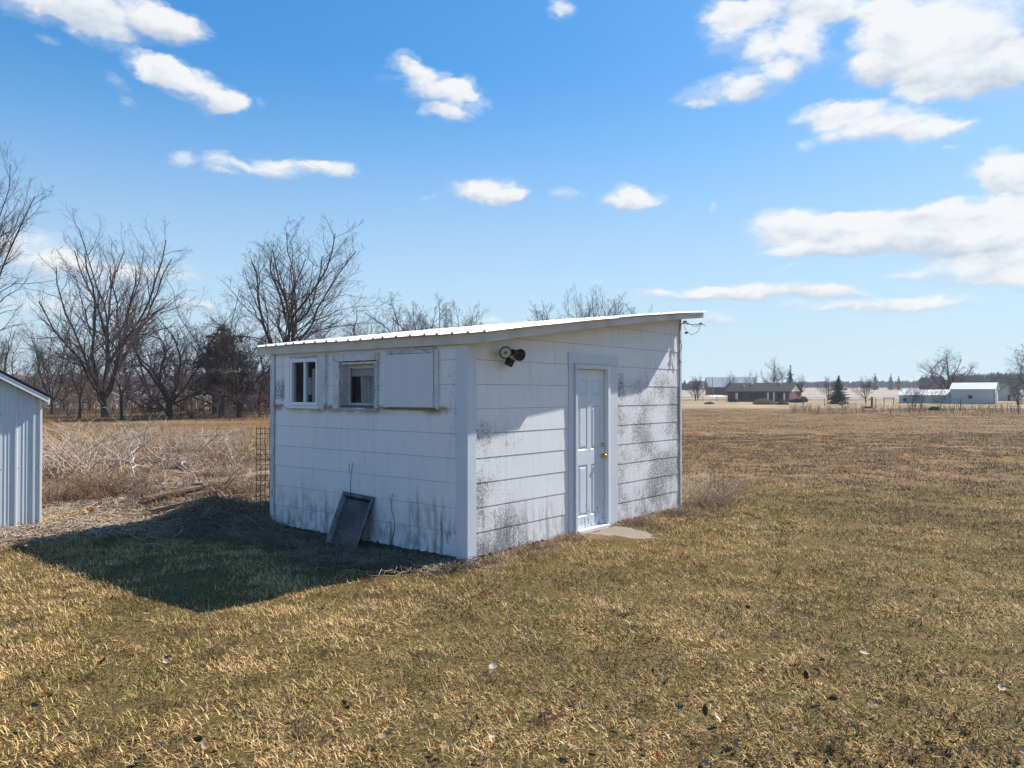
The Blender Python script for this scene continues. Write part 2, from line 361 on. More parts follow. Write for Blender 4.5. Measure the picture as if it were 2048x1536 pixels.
M['bark'] = bark((.04,.029,.026), (.105,.08,.072)); M['bark2'] = bark((.03,.022,.02), (.08,.06,.054)); M['bark3'] = bark((.06,.045,.042), (.13,.10,.092))
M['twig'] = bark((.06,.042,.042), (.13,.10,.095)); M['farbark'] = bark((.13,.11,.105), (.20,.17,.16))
M['palewood'] = bark((.34,.28,.235), (.54,.47,.41))
M['oldwood'] = mat('old_wood', rough=.9, fn=varied((.10,.07,.05), (.27,.21,.155), 2, 30, stretch=(.5,6,6), bd=.004))
M['needle'] = mat('needles', rough=.7, fn=varied((.018,.035,.022), (.05,.08,.045), 2, 18))
M['needle2'] = mat('cedar_needles', rough=.8, fn=varied((.018,.036,.014), (.05,.075,.03), 2, 18))
M['sidemetal'] = mat('ribbed_steel', rough=.4, fn=varied((.56,.61,.66), (.62,.67,.72), .6, 6), spec=.5)
M['shingle'] = mat('dark_shingle', rough=.9, fn=varied((.022,.022,.026), (.05,.05,.055), 2, 60))
M['asphroof'] = mat('charcoal_roof', rough=.9, fn=varied((.012,.012,.013), (.028,.027,.027), .3, 5))
M['brick'] = mat('brick_wall', rough=.9, fn=varied((.10,.045,.035), (.17,.075,.055), 1, 12))
M['barnred'] = mat('barn_red', rough=.8, fn=varied((.16,.022,.02), (.24,.04,.035), .5, 6))
M['barndark'] = mat('dark_red_door', (.09,.012,.014), .8)
M['barnwhite'] = mat('pale_siding', rough=.6, fn=varied((.44,.46,.44), (.52,.54,.52), .3, 6))
M['white'] = mat('white_paint', (.78,.78,.77), .6)
M['fargalv'] = mat('galvanised_roof', rough=.45, fn=varied((.50,.51,.53), (.62,.63,.64), .2, 3))
M['barnroof'] = mat('barn_roof', rough=.5, fn=varied((.26,.30,.34), (.34,.38,.42), .2, 3))
def rustroof(N, b):
    tc = N.new('ShaderNodeTexCoord').outputs['Object']
    n = N.noise(N.map(tc, sc=(2.2,.35,.35)), 1.6, 5, .7, .5)
    N.l.new(N.mix(N.ramp(n, .47, .56), (.68,.67,.66), (.20,.16,.14)), b.inputs['Base Color'])
M['rustroof'] = mat('patchy_roof', rough=.6, fn=rustroof)
M['dark'] = mat('dark_opening', (.012,.013,.016), .3)
M['postw'] = mat('grey_post', rough=.9, fn=varied((.10,.08,.065), (.20,.17,.14), 3, 30, stretch=(4,4,.5)))
M['hedge'] = mat('dark_hedge', rough=.9, fn=varied((.02,.018,.015), (.06,.045,.035), 3, 20))

def grass_mat(name, kind):
    """blades: colour from the place they grow in and from the single blade"""
    def fn(N, b):
        pos = N.new('ShaderNodeNewGeometry').outputs['Position']; at = N.new('ShaderNodeAttribute', attribute_name='rnd').outputs['Fac']
        big = N.noise(pos, .55, 4, .6); mid = N.noise(pos, 2.6, 4, .6)
        if kind == 'lawn':
            dead = N.mix(at, (.225,.133,.052), (.98,.67,.31)); green = N.mix(at, (.034,.029,.009), (.37,.27,.08))
            g = N.m('ADD', N.m('MULTIPLY', N.m('SUBTRACT', big, .5), 3.6), N.m('MULTIPLY', N.m('SUBTRACT', mid, .5), 3.0))
            at2 = N.new('ShaderNodeAttribute', attribute_name='rnd2').outputs['Fac']
            g = N.m('ADD', N.m('ADD', g, .30), N.m('MULTIPLY', N.m('SUBTRACT', at2, .5), 1.1), clamp=True)
            c = N.mix(g, dead, green)
            c = N.mix(N.ramp(N.noise(pos, 1.1, 3, .5), .55, .70, 0, .6), c, (.16,.105,.06)); c = N.mix(N.ramp(N.noise(pos, 3.3, 4, .65), .54, .64, 0, .72), c, (.075,.05,.027)); c = N.mix(N.ramp(N.noise(N.map(pos, (4, 2, 0)), .33, 4, .6), .50, .62, 0, .5), c, (.11,.085,.035))
        elif kind == 'pasture':
            c = N.mix(at, (.10,.054,.026), (.42,.255,.125)); c = N.mix(N.ramp(mid, .45, .7, 0, .6), c, (.17,.115,.075))
            c = N.mix(N.ramp(big, .5, .66, 0, .6), c, (.19,.155,.06))
        else:
            c = N.mix(at, (.15,.09,.055), (.62,.45,.29)); c = N.mix(N.ramp(mid, .5, .7, 0, .6), c, (.20,.115,.07))
        N.l.new(c, b.inputs['Base Color'])
        b.inputs['Subsurface Weight'].default_value = 0
    return mat(name, rough=.75, fn=fn, spec=.12)
M['lawn'] = grass_mat('lawn_blades', 'lawn'); M['pasture'] = grass_mat('pasture_blades', 'pasture'); M['drygrass'] = grass_mat('dry_blades', 'dry')
def stalk_fn(N, b):
    pos = N.new('ShaderNodeNewGeometry').outputs['Position']
    c = N.mix(N.noise(pos, 3.1, 4, .7), (.20,.145,.10), (.58,.46,.36)); N.l.new(c, b.inputs['Base Color'])
M['stalk'] = mat('dry_stalks', rough=.8, fn=stalk_fn, spec=.1)
M['redstalk'] = mat('brown_weeds', rough=.85, fn=varied((.11,.065,.042), (.30,.195,.125), 3, 30, 'Generated'), spec=.1)
M['darkstalk'] = mat('matted_straw', rough=.85, fn=varied((.11,.08,.06), (.36,.28,.20), 3, 30), spec=.1)
M['leaf'] = mat('dead_leaf', rough=.85, fn=varied((.26,.16,.09), (.44,.31,.20), 6, 40), spec=.0); M['leafdark'] = mat('brown_leaf', rough=.8, fn=varied((.07,.032,.010), (.17,.088,.035), 6, 40), spec=.0)
M['leafpale'] = mat('pale_leaf', rough=1, fn=varied((.42,.34,.25), (.60,.52,.42), 6, 40), spec=.0); M['orange'] = mat('orange_scrap', rough=.6, fn=varied((.38,.14,.03), (.55,.27,.07), 20, 60))

# ---------------------------------------------------------------- ground
def ground_fn(N, b):
    pos = N.new('ShaderNodeNewGeometry').outputs['Position']; sep = N.new('ShaderNodeSeparateXYZ'); N.l.new(pos, sep.inputs[0]); x, y, z = sep.outputs
    big = N.noise(pos, .5, 5, .6); mid = N.noise(pos, 2.4, 5, .65); fine = N.noise(pos, 38, 5, .7)
    lawn = N.mix(N.ramp(fine, .35, .65), (.04,.027,.013), (.23,.15,.065)); lawn = N.mix(N.ramp(mid, .42, .6, 0, .5), lawn, (.10,.09,.028))
    wob = N.m('ADD', y, N.m('MULTIPLY', N.m('SUBTRACT', N.noise(pos, .4, 3), .5), 4.0))
    f2 = N.noise(N.map(pos, sc=(1, .35, 1)), 9, 6, .72)
    f3 = N.noise(N.map(pos, sc=(.25, .12, 1)), 2.2, 5, .6); f4 = N.noise(N.map(pos, sc=(.05, .12, 1)), 1.4, 5, .6)
    past = N.mix(N.ramp(f2, .34, .66), (.085,.046,.022), (.31,.185,.092)); past = N.mix(N.ramp(f3, .42, .62, 0, .55), past, (.13,.10,.055))
    past = N.mix(N.ramp(f4, .50, .64, 0, .5), past, (.33,.215,.115))
    c = N.mix(N.ramp(wob, 13.5, 16), lawn, past)
    far = N.mix(N.ramp(f4, .42, .6), (.25,.185,.11), (.36,.28,.18))
    c = N.mix(N.ramp(wob, 74, 96), c, far)
    stub = N.mix(N.ramp(N.noise(N.map(pos, sc=(.02, .1, 1)), 1.2, 4), .4, .6), (.29,.23,.19), (.36,.295,.245))
    c = N.mix(N.ramp(wob, 216, 222), c, stub)
    # litter and bare soil of the brush strip left of the shed
    br = N.m('MULTIPLY', N.m('MULTIPLY', N.ramp(x, -2.4, -3.6), N.ramp(wob, 10.2, 12.2)), N.ramp(wob, 27, 21))
    bc = N.mix(N.ramp(fine, .3, .7), (.07,.042,.028), (.30,.20,.13)); c = N.mix(br, c, bc)
    # worn earth round the shed foot
    u = N.m('ADD', N.m('MULTIPLY', N.m('SUBTRACT', x, OX), UX), N.m('MULTIPLY', N.m('SUBTRACT', y, OY), UY))
    v = N.m('ADD', N.m('MULTIPLY', N.m('SUBTRACT', x, OX), VX), N.m('MULTIPLY', N.m('SUBTRACT', y, OY), VY))
    du = N.m('MAXIMUM', N.m('SUBTRACT', N.m('ABSOLUTE', N.m('SUBTRACT', u, LU/2)), LU/2), 0.0)
    dv = N.m('MAXIMUM', N.m('SUBTRACT', N.m('ABSOLUTE', N.m('SUBTRACT', v, LV/2)), LV/2), 0.0)
    dd = N.m('ADD', N.m('SQRT', N.m('ADD', N.m('MULTIPLY', du, du), N.m('MULTIPLY', dv, dv))), N.m('MULTIPLY', N.m('SUBTRACT', mid, .5), .7))
    soil = N.mix(N.ramp(fine, .35, .65), (.10,.06,.035), (.33,.21,.13)); c = N.mix(N.ramp(dd, .62, .22), c, soil)
    N.l.new(c, b.inputs['Base Color']); bump(N, b, N.m('ADD', fine, N.m('MULTIPLY', f2, 2.0)), .02, .8)
M['ground'] = mat('ground', rough=.95, fn=ground_fn, spec=.05)
def build_ground():
    a = np.linspace(-1, 1, 420); xs = 7.0*np.sinh(a*5.75)/math.sinh(1.0)*.55
    xs = np.concatenate([np.linspace(-12, 12, 200), xs[np.abs(xs) > 12.2]]); xs.sort()
    ys = np.concatenate([np.linspace(-60, 3, 12), np.linspace(3.2, 26, 210), 26*np.exp(np.linspace(.02, math.log(1400/26), 110)), [199., 200., 201.]]); ys.sort()
    X, Y = np.meshgrid(xs, ys); Z = G(X, Y)
    V = np.stack([X, Y, Z], -1).reshape(-1, 3); nx, ny = len(xs), len(ys)
    i = np.arange(ny-1)[:, None]*nx+np.arange(nx-1)[None, :]
    Q = np.stack([i, i+1, i+nx+1, i+nx], -1).reshape(-1, 4)
    obj('ground', np_mesh('ground', V, Q, smooth=True), M['ground'], kind='structure')
build_ground()
def strip(name, pts, w, m, lift=.03):
    V, Q = [], []; n = len(pts)
    for i, (x, y) in enumerate(pts):
        a = pts[max(i-1, 0)]; c = pts[min(i+1, n-1)]; d = Vector((c[0]-a[0], c[1]-a[1])).normalized()
        for s_ in (-1, 1):
            px, py = x-d.y*w/2*s_, y+d.x*w/2*s_; V.append((px, py, max(fz(px, py), fz(x, y))+lift))
    Q = [(2*i, 2*i+1, 2*i+3, 2*i+2) for i in range(n-1)]
    return obj(name, np_mesh(name, V, Q), m, kind='structure')
M['gravel'] = mat('pale_gravel', rough=.95, fn=varied((.46,.41,.35), (.60,.55,.49), .3, 4, 'Object')); M['road'] = mat('asphalt', rough=.9, fn=varied((.09,.085,.085), (.13,.125,.12), .3, 4, 'Object'))
strip('gravel_drive', [(40+4*i, 250-.02*i*i) for i in range(0, 22)], 9, M['gravel'], .06)
strip('gravel_lane', [(52, 236), (60, 237), (66, 245), (70, 262), (74, 282)], 5, M['gravel'], .09)
strip('country_road', [(-300+20*i, 205+.03*i) for i in range(45)], 6, M['road'], .05)

# ================================================================ THE SHED
shed = thing('garden_shed', (OX, OY, 0), SANG, label='white weathered lean-to shed with peeling siding and metal roof in the middle of the lawn', category='shed')
FRONT = lambda s, z, o: (s, -o, z)
LEFT = lambda s, z, o: (-o, s, z)
RS = .1336                                              # roof slope
def ztop(u): return 2.316+.1475*u-.0042*u*u
def clip_top(poly, a, b):
    """keep the part of a convex polygon below z = a + b*s"""
    out = []; n = len(poly)
    for i in range(n):
        p, q = poly[i], poly[(i+1) % n]; fp, fq = p[1]-a-b*p[0], q[1]-a-b*q[0]
        if fp <= 0: out.append(p)
        if (fp < 0 < fq) or (fq < 0 < fp):
            t = fp/(fp-fq); out.append((p[0]+(q[0]-p[0])*t, p[1]+(q[1]-p[1])*t))
    return out
def minus(rects, h):
    out = []
    for (a, b, c, d) in rects:
        A, B, C_, D = h
        if b <= A or a >= B or d <= C_ or c >= D: out.append((a, b, c, d)); continue
        if a < A: out.append((a, A, c, d))
        if b > B: out.append((B, b, c, d))
        a2, b2 = max(a, A), min(b, B)
        if c < C_: out.append((a2, b2, c, C_))
        if d > D: out.append((a2, b2, D, d))
    return out
def siding(fn, s0, s1, ta, tb, holes, seed, w=.61, rag=.0):
    r = random.Random(seed); E_ = .2668; zb = .0115
    for k in range(13):
        z0 = zb+k*E_; z1 = z0+E_
        if z0 > ta+tb*s1: break
        x = s0-w*r.choice((.25, .5, .75, .1, .6)) if k else s0-w*.4
        while x < s1:
            a, b = max(x, s0)+.0004, min(x+w, s1)-.0004; x += w
            if b-a < .02: continue
            rects = [(a, b, z0, z1)]
            for h in holes: rects = minus(rects, h)
            for (p, q, c, d) in rects:
                if q-p < .012 or d-c < .012: continue
                if abs(d-z1) < 1e-6: d -= .0035
                poly = [(p, c), (q, c), (q, d), (p, d)]
                poly = clip_top(poly, ta, tb)
                if len(poly) < 3: continue
                if k == 0 and abs(c-z0) < 1e-6 and len(poly) == 4:        # broken, crumbling foot of the lowest course
                    n = max(3, int((q-p)/.035)); foot = [(p+(q-p)*i/n, c+(abs(r.gauss(0, rag)) if 0 < i < n else 0)) for i in range(n+1)]
                    poly = foot+[(q, d), (p, d)]
                wv = r.gauss(0, .0002); tilt = r.gauss(0, .0003)
                def f(s, z, o, z0=z0, p=p, q=q, wv=wv, tilt=tilt):
                    lap = .0125-.0045*(z-z0)/E_+wv+tilt*(s-p)/(q-p+.01)
                    return fn(s, z, lap if o > 0 else -.002)
                MB().prism(poly, f, 0, 1).build('siding_board', M['siding'], shed)
DOOR = (1.841, 2.983, -.2, 2.285)
W1 = (2.40, 3.27, 1.605, 2.245); W2 = (1.424, 2.25, 1.605, 2.25); W3 = (.433, 1.282, 1.615, 2.24)
siding(FRONT, .10, 4.80, 2.319+.045, RS, [DOOR], 3, .82, .012)
siding(LEFT, .125, 3.535, 2.35, 0, [W1, W2], 11, 1.22, .010)
siding(lambda s, z, o: (LU+o, s, z), 0, LV, 2.96, 0, [], 5, 1.2)
siding(lambda s, z, o: (s, LV+o, z), 0, LU, 2.36, RS, [], 6, 1.2)
def wall_mesh(fn, s0, s1, ta, tb, holes, z0=-.06, d0=-.09, d1=-.003):
    mb = MB(); rects = [(s0, s1, z0, 3.3)]
    for h in holes: rects = minus(rects, h)
    for (a, b, c, d) in rects:
        poly = clip_top([(a, c), (b, c), (b, d), (a, d)], ta, tb)
        if len(poly) > 2: mb.prism(poly, fn, d0, d1)
    return mb
IN1 = (2.56, 3.16, 1.63, 2.22); IN2 = (1.47, 2.20, 1.63, 2.19)
wall_mesh(FRONT, .0, LU, 2.35, RS, [(1.99, 2.70, -.1, 2.09)]).build('front_wall', M['sheath'], shed)
wall_mesh(LEFT, .095, LV-.095, 2.345, 0, [IN1, IN2]).build('side_wall', M['sheath'], shed)
wall_mesh(lambda s, z, o: (LU+o, s, z), .095, LV-.095, 2.95, 0, []).build('side_wall', M['sheath'], shed)
wall_mesh(lambda s, z, o: (s, LV+o, z), 0, LU, 2.35, RS, []).build('rear_wall', M['sheath'], shed)
MB().box(-.012, LU-.01, -.01, LV-.01, -.14, .004).build('foundation', M['sheath'], shed)
# corner boards
def L_post(name, w1, w2, th, z0, z1, cx, cy, sx, sy, m, **k):
    pts = [(0, 0), (w1, 0), (w1, th), (th, th), (th, w2), (0, w2)]; n = 6; vs = []
    for z in (z0, z1):
        for (a, b) in pts: vs.append((cx+sx*a, cy+sy*b, z))
    MB().add(vs, [tuple(range(6)), tuple(range(6, 12))]+[(i, (i+1) % 6, 6+(i+1) % 6, 6+i) for i in range(6)]).build(name, m, shed, bevel=.003, **k)
L_post('corner_post', .145, .165, .032, -.07, 2.325, -.036, -.036, 1, 1, M['trim'], label='smooth pale blue-grey corner board')
L_post('corner_board', .06, .085, .026, -.05, 2.335, -.030, LV+.030, 1, -1, M['peeling'], label='weathered white corner board with peeling paint')
L_post('corner_board', .055, .08, .024, .0, 2.93, LU+.028, -.028, -1, 1, M['peelbad'], label='grey split corner board at the high end')
# roof structure
FU = [-.05+5.07*i/10 for i in range(11)]
mb = MB()
mb.prism([(u_, ztop(u_)) for u_ in FU]+[(u_, ztop(u_)+.110-.007*u_) for u_ in FU[::-1]], lambda s, z, o: (s, o, z), -.312, -.288)
mb.build('rake_fascia', M['fascia'], shed, bevel=.002)
MB().box(-.078, -.052, -.312, 3.84, ztop(-.06)-.004, ztop(-.06)+.111).build('eave_fascia', M['fascia'], shed, bevel=.003)
MB().box(5.022, 5.046, -.31, 3.84, ztop(5.02)-.0, ztop(5.02)+.07).build('ridge_fascia', M['fascia'], shed)
mb = MB(); mb.prism([(u_, ztop(u_)) for u_ in FU]+[(u_, ztop(u_)+.110-.007*u_) for u_ in FU[::-1]], lambda s, z, o: (s, o, z), 3.815, 3.84)
mb.build('rake_fascia', M['fascia'], shed)
mb = MB(); mb.prism([(u_, ztop(u_)+.052) for u_ in FU]+[(u_, ztop(u_)+.064) for u_ in FU[::-1]], lambda s, z, o: (s, o, z), -.287, 3.814)
mb.build('soffit', M['fascia'], shed)
def roof_sheet(u0, u1, v0, v1, lift):
    prof = []; ribs = .229; v = v0
    while v < v1-.01:
        prof += [(v, 0), (v+.012, .021), (v+.034, .021), (v+.046, 0)]; v += ribs
        if v-.115+.02 < v1: prof += [(v-.115-.006, 0), (v-.115, .004), (v-.115+.006, 0)]
    prof = [p for p in prof if p[0] <= v1]+[(v1, 0)]
    t = .003; vs, fs = [], []; n = len(prof); nu = 8
    for i in range(nu+1):
        u = u0+(u1-u0)*i/nu
        for (v, h) in prof:
            z = ztop(u)+.115-.0075*u+lift+h+.0015*math.sin(u*5+v*3)
            vs += [(u, v, z), (u, v, z-t)]
    for i in range(nu):
        for j in range(n-1):
            a = (i*n+j)*2; b = a+2; c = a+2*n; d = c+2
            fs += [(a, b, d, c), (a+1, c+1, d+1, b+1)]
    for j in range(n-1):
        a = j*2; fs.append((a, a+1, a+3, a+2)); a = (nu*n+j)*2; fs.append((a, a+2, a+3, a+1))
    for i in range(nu):
        a = i*n*2; fs.append((a, a+2*n, a+2*n+1, a+1)); a = (i*n+n-1)*2; fs.append((a, a+1, a+2*n+1, a+2*n))
    me = bpy.data.meshes.new('roof_sheet'); me.from_pydata(vs, [], fs); me.update()
    o = obj('roof_sheet', me, M['roofmetal'], shed)
vs0 = -.384
for k in range(5):
    a, b = vs0+k*.868, min(vs0+k*.868+.915, 3.985)
    roof_sheet(-.135-.012*(k % 2), 2.44, a, b, .002+.004*(k % 2)); roof_sheet(2.30, 5.10+.01*(k % 2), a+(.037 if k == 0 else 0), b, .009+.004*(k % 2))
sc = MB()
for u in (.05, 1.2, 2.36, 3.6, 4.85):
    for k in range(19):
        v = vs0+.023+k*.229
        if v < 3.95: sc.tube([(u, v, ztop(u)+.138-.0075*u), (u, v, ztop(u)+.148-.0075*u)], .007, 6)
sc.build('roof_screws', M['cable'], shed, kind='stuff')
# ---- door
cas = [('l', 1.841, 1.944, -.05, 2.152), ('r', 2.762, 2.983, -.05, 2.152), ('t', 1.83, 2.994, 2.154, 2.285)]
for nme, a, b, c, d in cas: MB().box(a, b, -.030, -.001, c, d).build('door_casing', M['trim'], shed, bevel=.002)
MB().box(1.946, 1.99, -.056, .04, -.02, 2.150).build('door_jamb', M['trim'], shed, bevel=.003)
MB().box(2.70, 2.760, -.056, .04, -.02, 2.150).build('door_jamb', M['wtrim'], shed, bevel=.003)
MB().box(1.992, 2.698, -.056, .04, 2.092, 2.150).build('door_head', M['trim'], shed, bevel=.003)
MB().box(1.992, 2.698, -.075, .05, -.03, .045).build('door_sill', M['wtrim'], shed, bevel=.004)
def door_fn(N, b):
    tc = N.new('ShaderNodeTexCoord').outputs['Object']; sep = N.new('ShaderNodeSeparateXYZ'); N.l.new(tc, sep.inputs[0])
    n = N.noise(N.map(tc, sc=(3, 3, .9)), 8, 6, .7, .6)
    f = N.m('ADD', n, N.ramp(sep.outputs[2], .60, .05, 0, .12)); f = N.m('MULTIPLY', N.ramp(f, .665, .70), N.ramp(sep.outputs[2], .7, .4))
    c = N.mix(f, N.mix(N.noise(tc, 3, 3), (.56,.61,.68), (.64,.68,.73)), (.13,.12,.125)); N.l.new(c, b.inputs['Base Color'])
M['door'] = mat('door_paint', rough=.4, fn=door_fn)
def panel_door():
    x0, x1, z0, z1 = 1.994, 2.696, .048, 2.088
    cols = [(2.085, 2.29), (2.375, 2.60)]; rows = [(.20, .86), (1.05, 1.62), (1.75, 1.95)]
    xs = sorted({x0, x1, *[c for p in cols for c in p]}); zs = sorted({z0, z1, *[c for p in rows for c in p]}); mb = MB()
    Yf = .004
    def q(a, b, c, d, y): mb.add([(a, y, c), (b, y, c), (b, y, d), (a, y, d)], [(0, 1, 2, 3)])
    for i in range(len(xs)-1):
        for j in range(len(zs)-1):
            a, b, c, d = xs[i], xs[i+1], zs[j], zs[j+1]
            if (a, b) in cols and (c, d) in rows:
                def ring(i1, y1, i2, y2):
                    A = [(a+i1, y1, c+i1), (b-i1, y1, c+i1), (b-i1, y1, d-i1), (a+i1, y1, d-i1)]; B = [(a+i2, y2, c+i2), (b-i2, y2, c+i2), (b-i2, y2, d-i2), (a+i2, y2, d-i2)]
                    mb.add(A+B, [(k, (k+1) % 4, 4+(k+1) % 4, 4+k) for k in range(4)])
                ring(0, Yf, .010, Yf+.010); ring(.010, Yf+.010, .022, Yf+.010); ring(.022, Yf+.010, .048, Yf+.001)
                q(a+.048, b-.048, c+.048, d-.048, Yf+.001)
            else: q(a, b, c, d, Yf)
    mb.box(x0, x1, Yf+.012, Yf+.04, z0, z1)
    me = bpy.data.meshes.new('door'); me.from_pydata(mb.v, [], mb.f); me.update(); return obj('door', me, M['door'], shed, label='white six-panel door with scuffed foot')
door = panel_door()
def lathe(mb, c, ax, prof, n=14):
    c = Vector(c); ax = Vector(ax).normalized(); a = ax.orthogonal().normalized(); b = ax.cross(a); base = len(mb.v)
    for (r, h) in prof:
        for k in range(n): t = 2*PI*k/n; mb.v.append(tuple(c+ax*h+(a*math.cos(t)+b*math.sin(t))*max(r, 1e-4)))
    for i in range(len(prof)-1):
        for k in range(n): k2 = (k+1) % n; mb.f.append((base+i*n+k, base+i*n+k2, base+(i+1)*n+k2, base+(i+1)*n+k))
    return mb
lathe(MB(), (2.635, .004, .95), (0, -1, 0), [(0, 0), (.033, 0), (.033, .006), (.012, .010), (.012, .032), (.026, .042), (.029, .055), (.022, .066), (0, .07)]).build('door_knob', M['brass'], door, smooth=True)
lathe(MB(), (2.635, .004, 1.095), (0, -1, 0), [(0, 0), (.030, 0), (.028, .010), (.020, .014), (.018, .022), (0, .023)]).build('deadbolt', M['brass'], door, smooth=True)
# ---- window with two sliding panes
w = thing('slider_window', label='small white sliding window with two panes'); w.parent = shed
fr = MB()
for (a, b, c, d) in ((2.56, 2.605, 1.625, 2.235), (3.115, 3.16, 1.625, 2.235), (2.605, 3.115, 1.625, 1.665), (2.605, 3.115, 2.185, 2.235)):
    fr.box(-.042, .03, a, b, c, d)
fr.build('window_frame', M['vinyl'], w, bevel=.003)
MB().box(-.034, .02, 2.835, 2.868, 1.666, 2.184).build('mullion', M['vinyl'], w, bevel=.002)
for a, b in ((2.606, 2.834), (2.869, 3.114)): MB().box(-.006, -.002, a, b, 1.666, 2.184).build('pane', M['glass'], w)
MB().box(-.05, -.001, 2.395, 2.545, 1.585, 2.262).build('window_board', M['peeling'], shed, bevel=.003)
MB().box(-.038, -.001, 3.172, 3.285, 1.60, 2.262).build('window_board', M['wtrim'], shed, bevel=.003)
MB().box(-.028, -.001, 2.547, 3.170, 2.238, 2.268).build('window_board', M['peelbad'], shed)
MB().box(-.060, -.001, 2.40, 3.27, 1.572, 1.584).build('window_sill', M['peelbad'], shed)
MB().box(-.045, -.002, 2.547, 3.17, 1.585, 1.622).build('window_board', M['wtrim'], shed)
# ---- old recessed window
ow = thing('old_window', label='old recessed wooden window with flaking paint and a pale curtain'); ow.parent = shed
def board(name, y0, y1, z0, z1, o0, o1, m, par, seed=0, jit=.006):
    """a board on the side wall whose long edges are chipped"""
    r = random.Random(seed); n = 14; mb = MB()
    if (z1-z0) > (y1-y0): poly = [(y0+abs(r.gauss(0, jit)), z0+(z1-z0)*i/n) for i in range(n+1)]+[(y1-abs(r.gauss(0, jit)), z1-(z1-z0)*i/n) for i in range(n+1)]
    else: poly = [(y0+(y1-y0)*i/n, z0+abs(r.gauss(0, jit))) for i in range(n+1)]+[(y1-(y1-y0)*i/n, z1-abs(r.gauss(0, jit))) for i in range(n+1)]
    mb.prism(poly, LEFT, o0, o1); return mb.build(name, m, par)
board('window_casing', 2.135, 2.262, 1.59, 2.17, .001, .034, M['peeling'], ow, 1, .004); board('window_casing', 1.412, 1.475, 1.60, 2.17, .001, .032, M['peelbad'], ow, 2, .007)
board('window_casing', 1.40, 2.265, 2.172, 2.262, .001, .036, M['peeling'], ow, 3, .004); board('window_sill', 1.42, 2.28, 1.575, 1.588, .001, .055, M['peelbad'], ow, 4, .003)
MB().box(.0, .16, 2.118, 2.134, 1.63, 2.165).build('window_reveal', M['peelbad'], ow); MB().box(.0, .16, 1.462, 1.472, 1.63, 2.165).build('window_reveal', M['oldwood'], ow)
MB().box(.0, .16, 1.476, 2.116, 2.135, 2.165).build('window_reveal', M['peeling'], ow); MB().box(.0, .16, 1.476, 2.116, 1.592, 1.622).build('window_reveal', M['oldwood'], ow)
sf = MB()
for (a, b, c, d) in ((1.478, 1.505, 1.624, 2.132), (2.075, 2.114, 1.624, 2.132), (1.506, 2.074, 1.624, 1.662), (1.506, 2.074, 2.085, 2.132)): sf.box(.085, .12, a, b, c, d)
sf.build('sash', M['peelbad'], ow, bevel=.002)
MB().box(.10, .104, 1.507, 2.073, 1.664, 2.083).build('pane', M['glass'], ow)
def drape(u, y0, y1, z0, z1, amp, k, seed, par, name='curtain', m='curtain', slant=0):
    r = random.Random(seed); n = 70; vs, fs = [], []
    for j in range(9):
        z = z0+(z1-z0)*j/8
        for i in range(n+1):
            t = i/n; y = y0+(y1-y0)*t+slant*(1-j/8)
            vs.append((u+amp*math.sin(t*k+.5*math.sin(t*k*.37+seed)+j*.05)*(.6+.4*math.sin(t*9+seed)), y, z))
    for j in range(8):
        for i in range(n): a = j*(n+1)+i; fs.append((a, a+1, a+n+2, a+n+1))
    me = bpy.data.meshes.new(name); me.from_pydata(vs, [], fs); me.update(); me.polygons.foreach_set('use_smooth', [True]*len(fs)); return obj(name, me, M[m], par)
drape(.175, 1.46, 1.99, 1.58, 2.14, .050, 46, 1.3, ow, slant=-.03); drape(.12, 1.46, 2.12, 1.99, 2.14, .006, 60, 4, ow, name='pale_band')  # second sheet is a pale band across the top of the pane
drape(.05, 2.56, 2.80, 1.60, 2.10, .020, 26, 2.2, w)
MB().box(.12, .26, 2.91, 3.06, 1.76, 1.99).build('window_box', M['curtain'], w)
# ---- boarded window
bw = thing('boarded_window', label='window covered by a painted plywood sheet'); bw.parent = shed
MB().box(-.055, -.034, .470, 1.272, 1.622, 2.226).build('plywood_sheet', M['ply'], bw, bevel=.002)
board('window_casing', .405, .468, 1.60, 2.26, .012, .040, M['peeling'], bw, 6, .005); board('window_casing', .47, 1.27, 2.228, 2.272, .012, .046, M['peelbad'], bw, 7, .006)
board('window_casing', .45, .80, 2.274, 2.295, .012, .035, M['peeling'], bw, 8, .003); board('window_sill', .43, 1.30, 1.590, 1.616, .012, .048, M['oldwood'], bw, 9, .003)
# ---- floodlight
fl = thing('floodlight', label='twin black floodlight with motion sensor'); fl.parent = shed
lathe(MB(), (.62, -.018, 2.235), (0, -1, 0), [(0, 0), (.055, 0), (.055, .02), (.045, .032), (0, .034)]).build('mounting_plate', M['black'], fl)
def par_lamp(base, tip, name):
    b0 = Vector(base); t0 = Vector(tip); ax = (t0-b0).normalized(); L = (t0-b0).length
    o = lathe(MB(), b0, ax, [(0, 0), (.030, 0), (.034, L*.4), (.066, L*.82), (.071, L*.86), (.071, L), (.060, L), (.058, L-.008), (0, L-.008)], 20).build(name, M['black'], fl, smooth=False)
    lathe(MB(), b0, ax, [(.059, L-.007), (.045, L-.003), (.020, L+.002), (0, L+.003)], 20).build('lens', M['lens'], o, smooth=True)
    lathe(MB(), b0, ax, [(.018, L+.003), (.014, L+.008), (0, L+.009)], 12).build('lens_boss', M['steel'], o)
par_lamp((.53, -.085, 2.235), (.43, -.172, 2.226), 'lamp_head'); par_lamp((.665, -.075, 2.25), (.825, -.065, 2.215), 'lamp_head')
MB().tube([(.53, -.085, 2.235), (.60, -.065, 2.24), (.67, -.075, 2.25)], .016, 8).build('lamp_arm', M['black'], fl)
MB().tube([(.61, -.045, 2.22), (.59, -.09, 2.165)], .014, 8).build('sensor_arm', M['black'], fl)
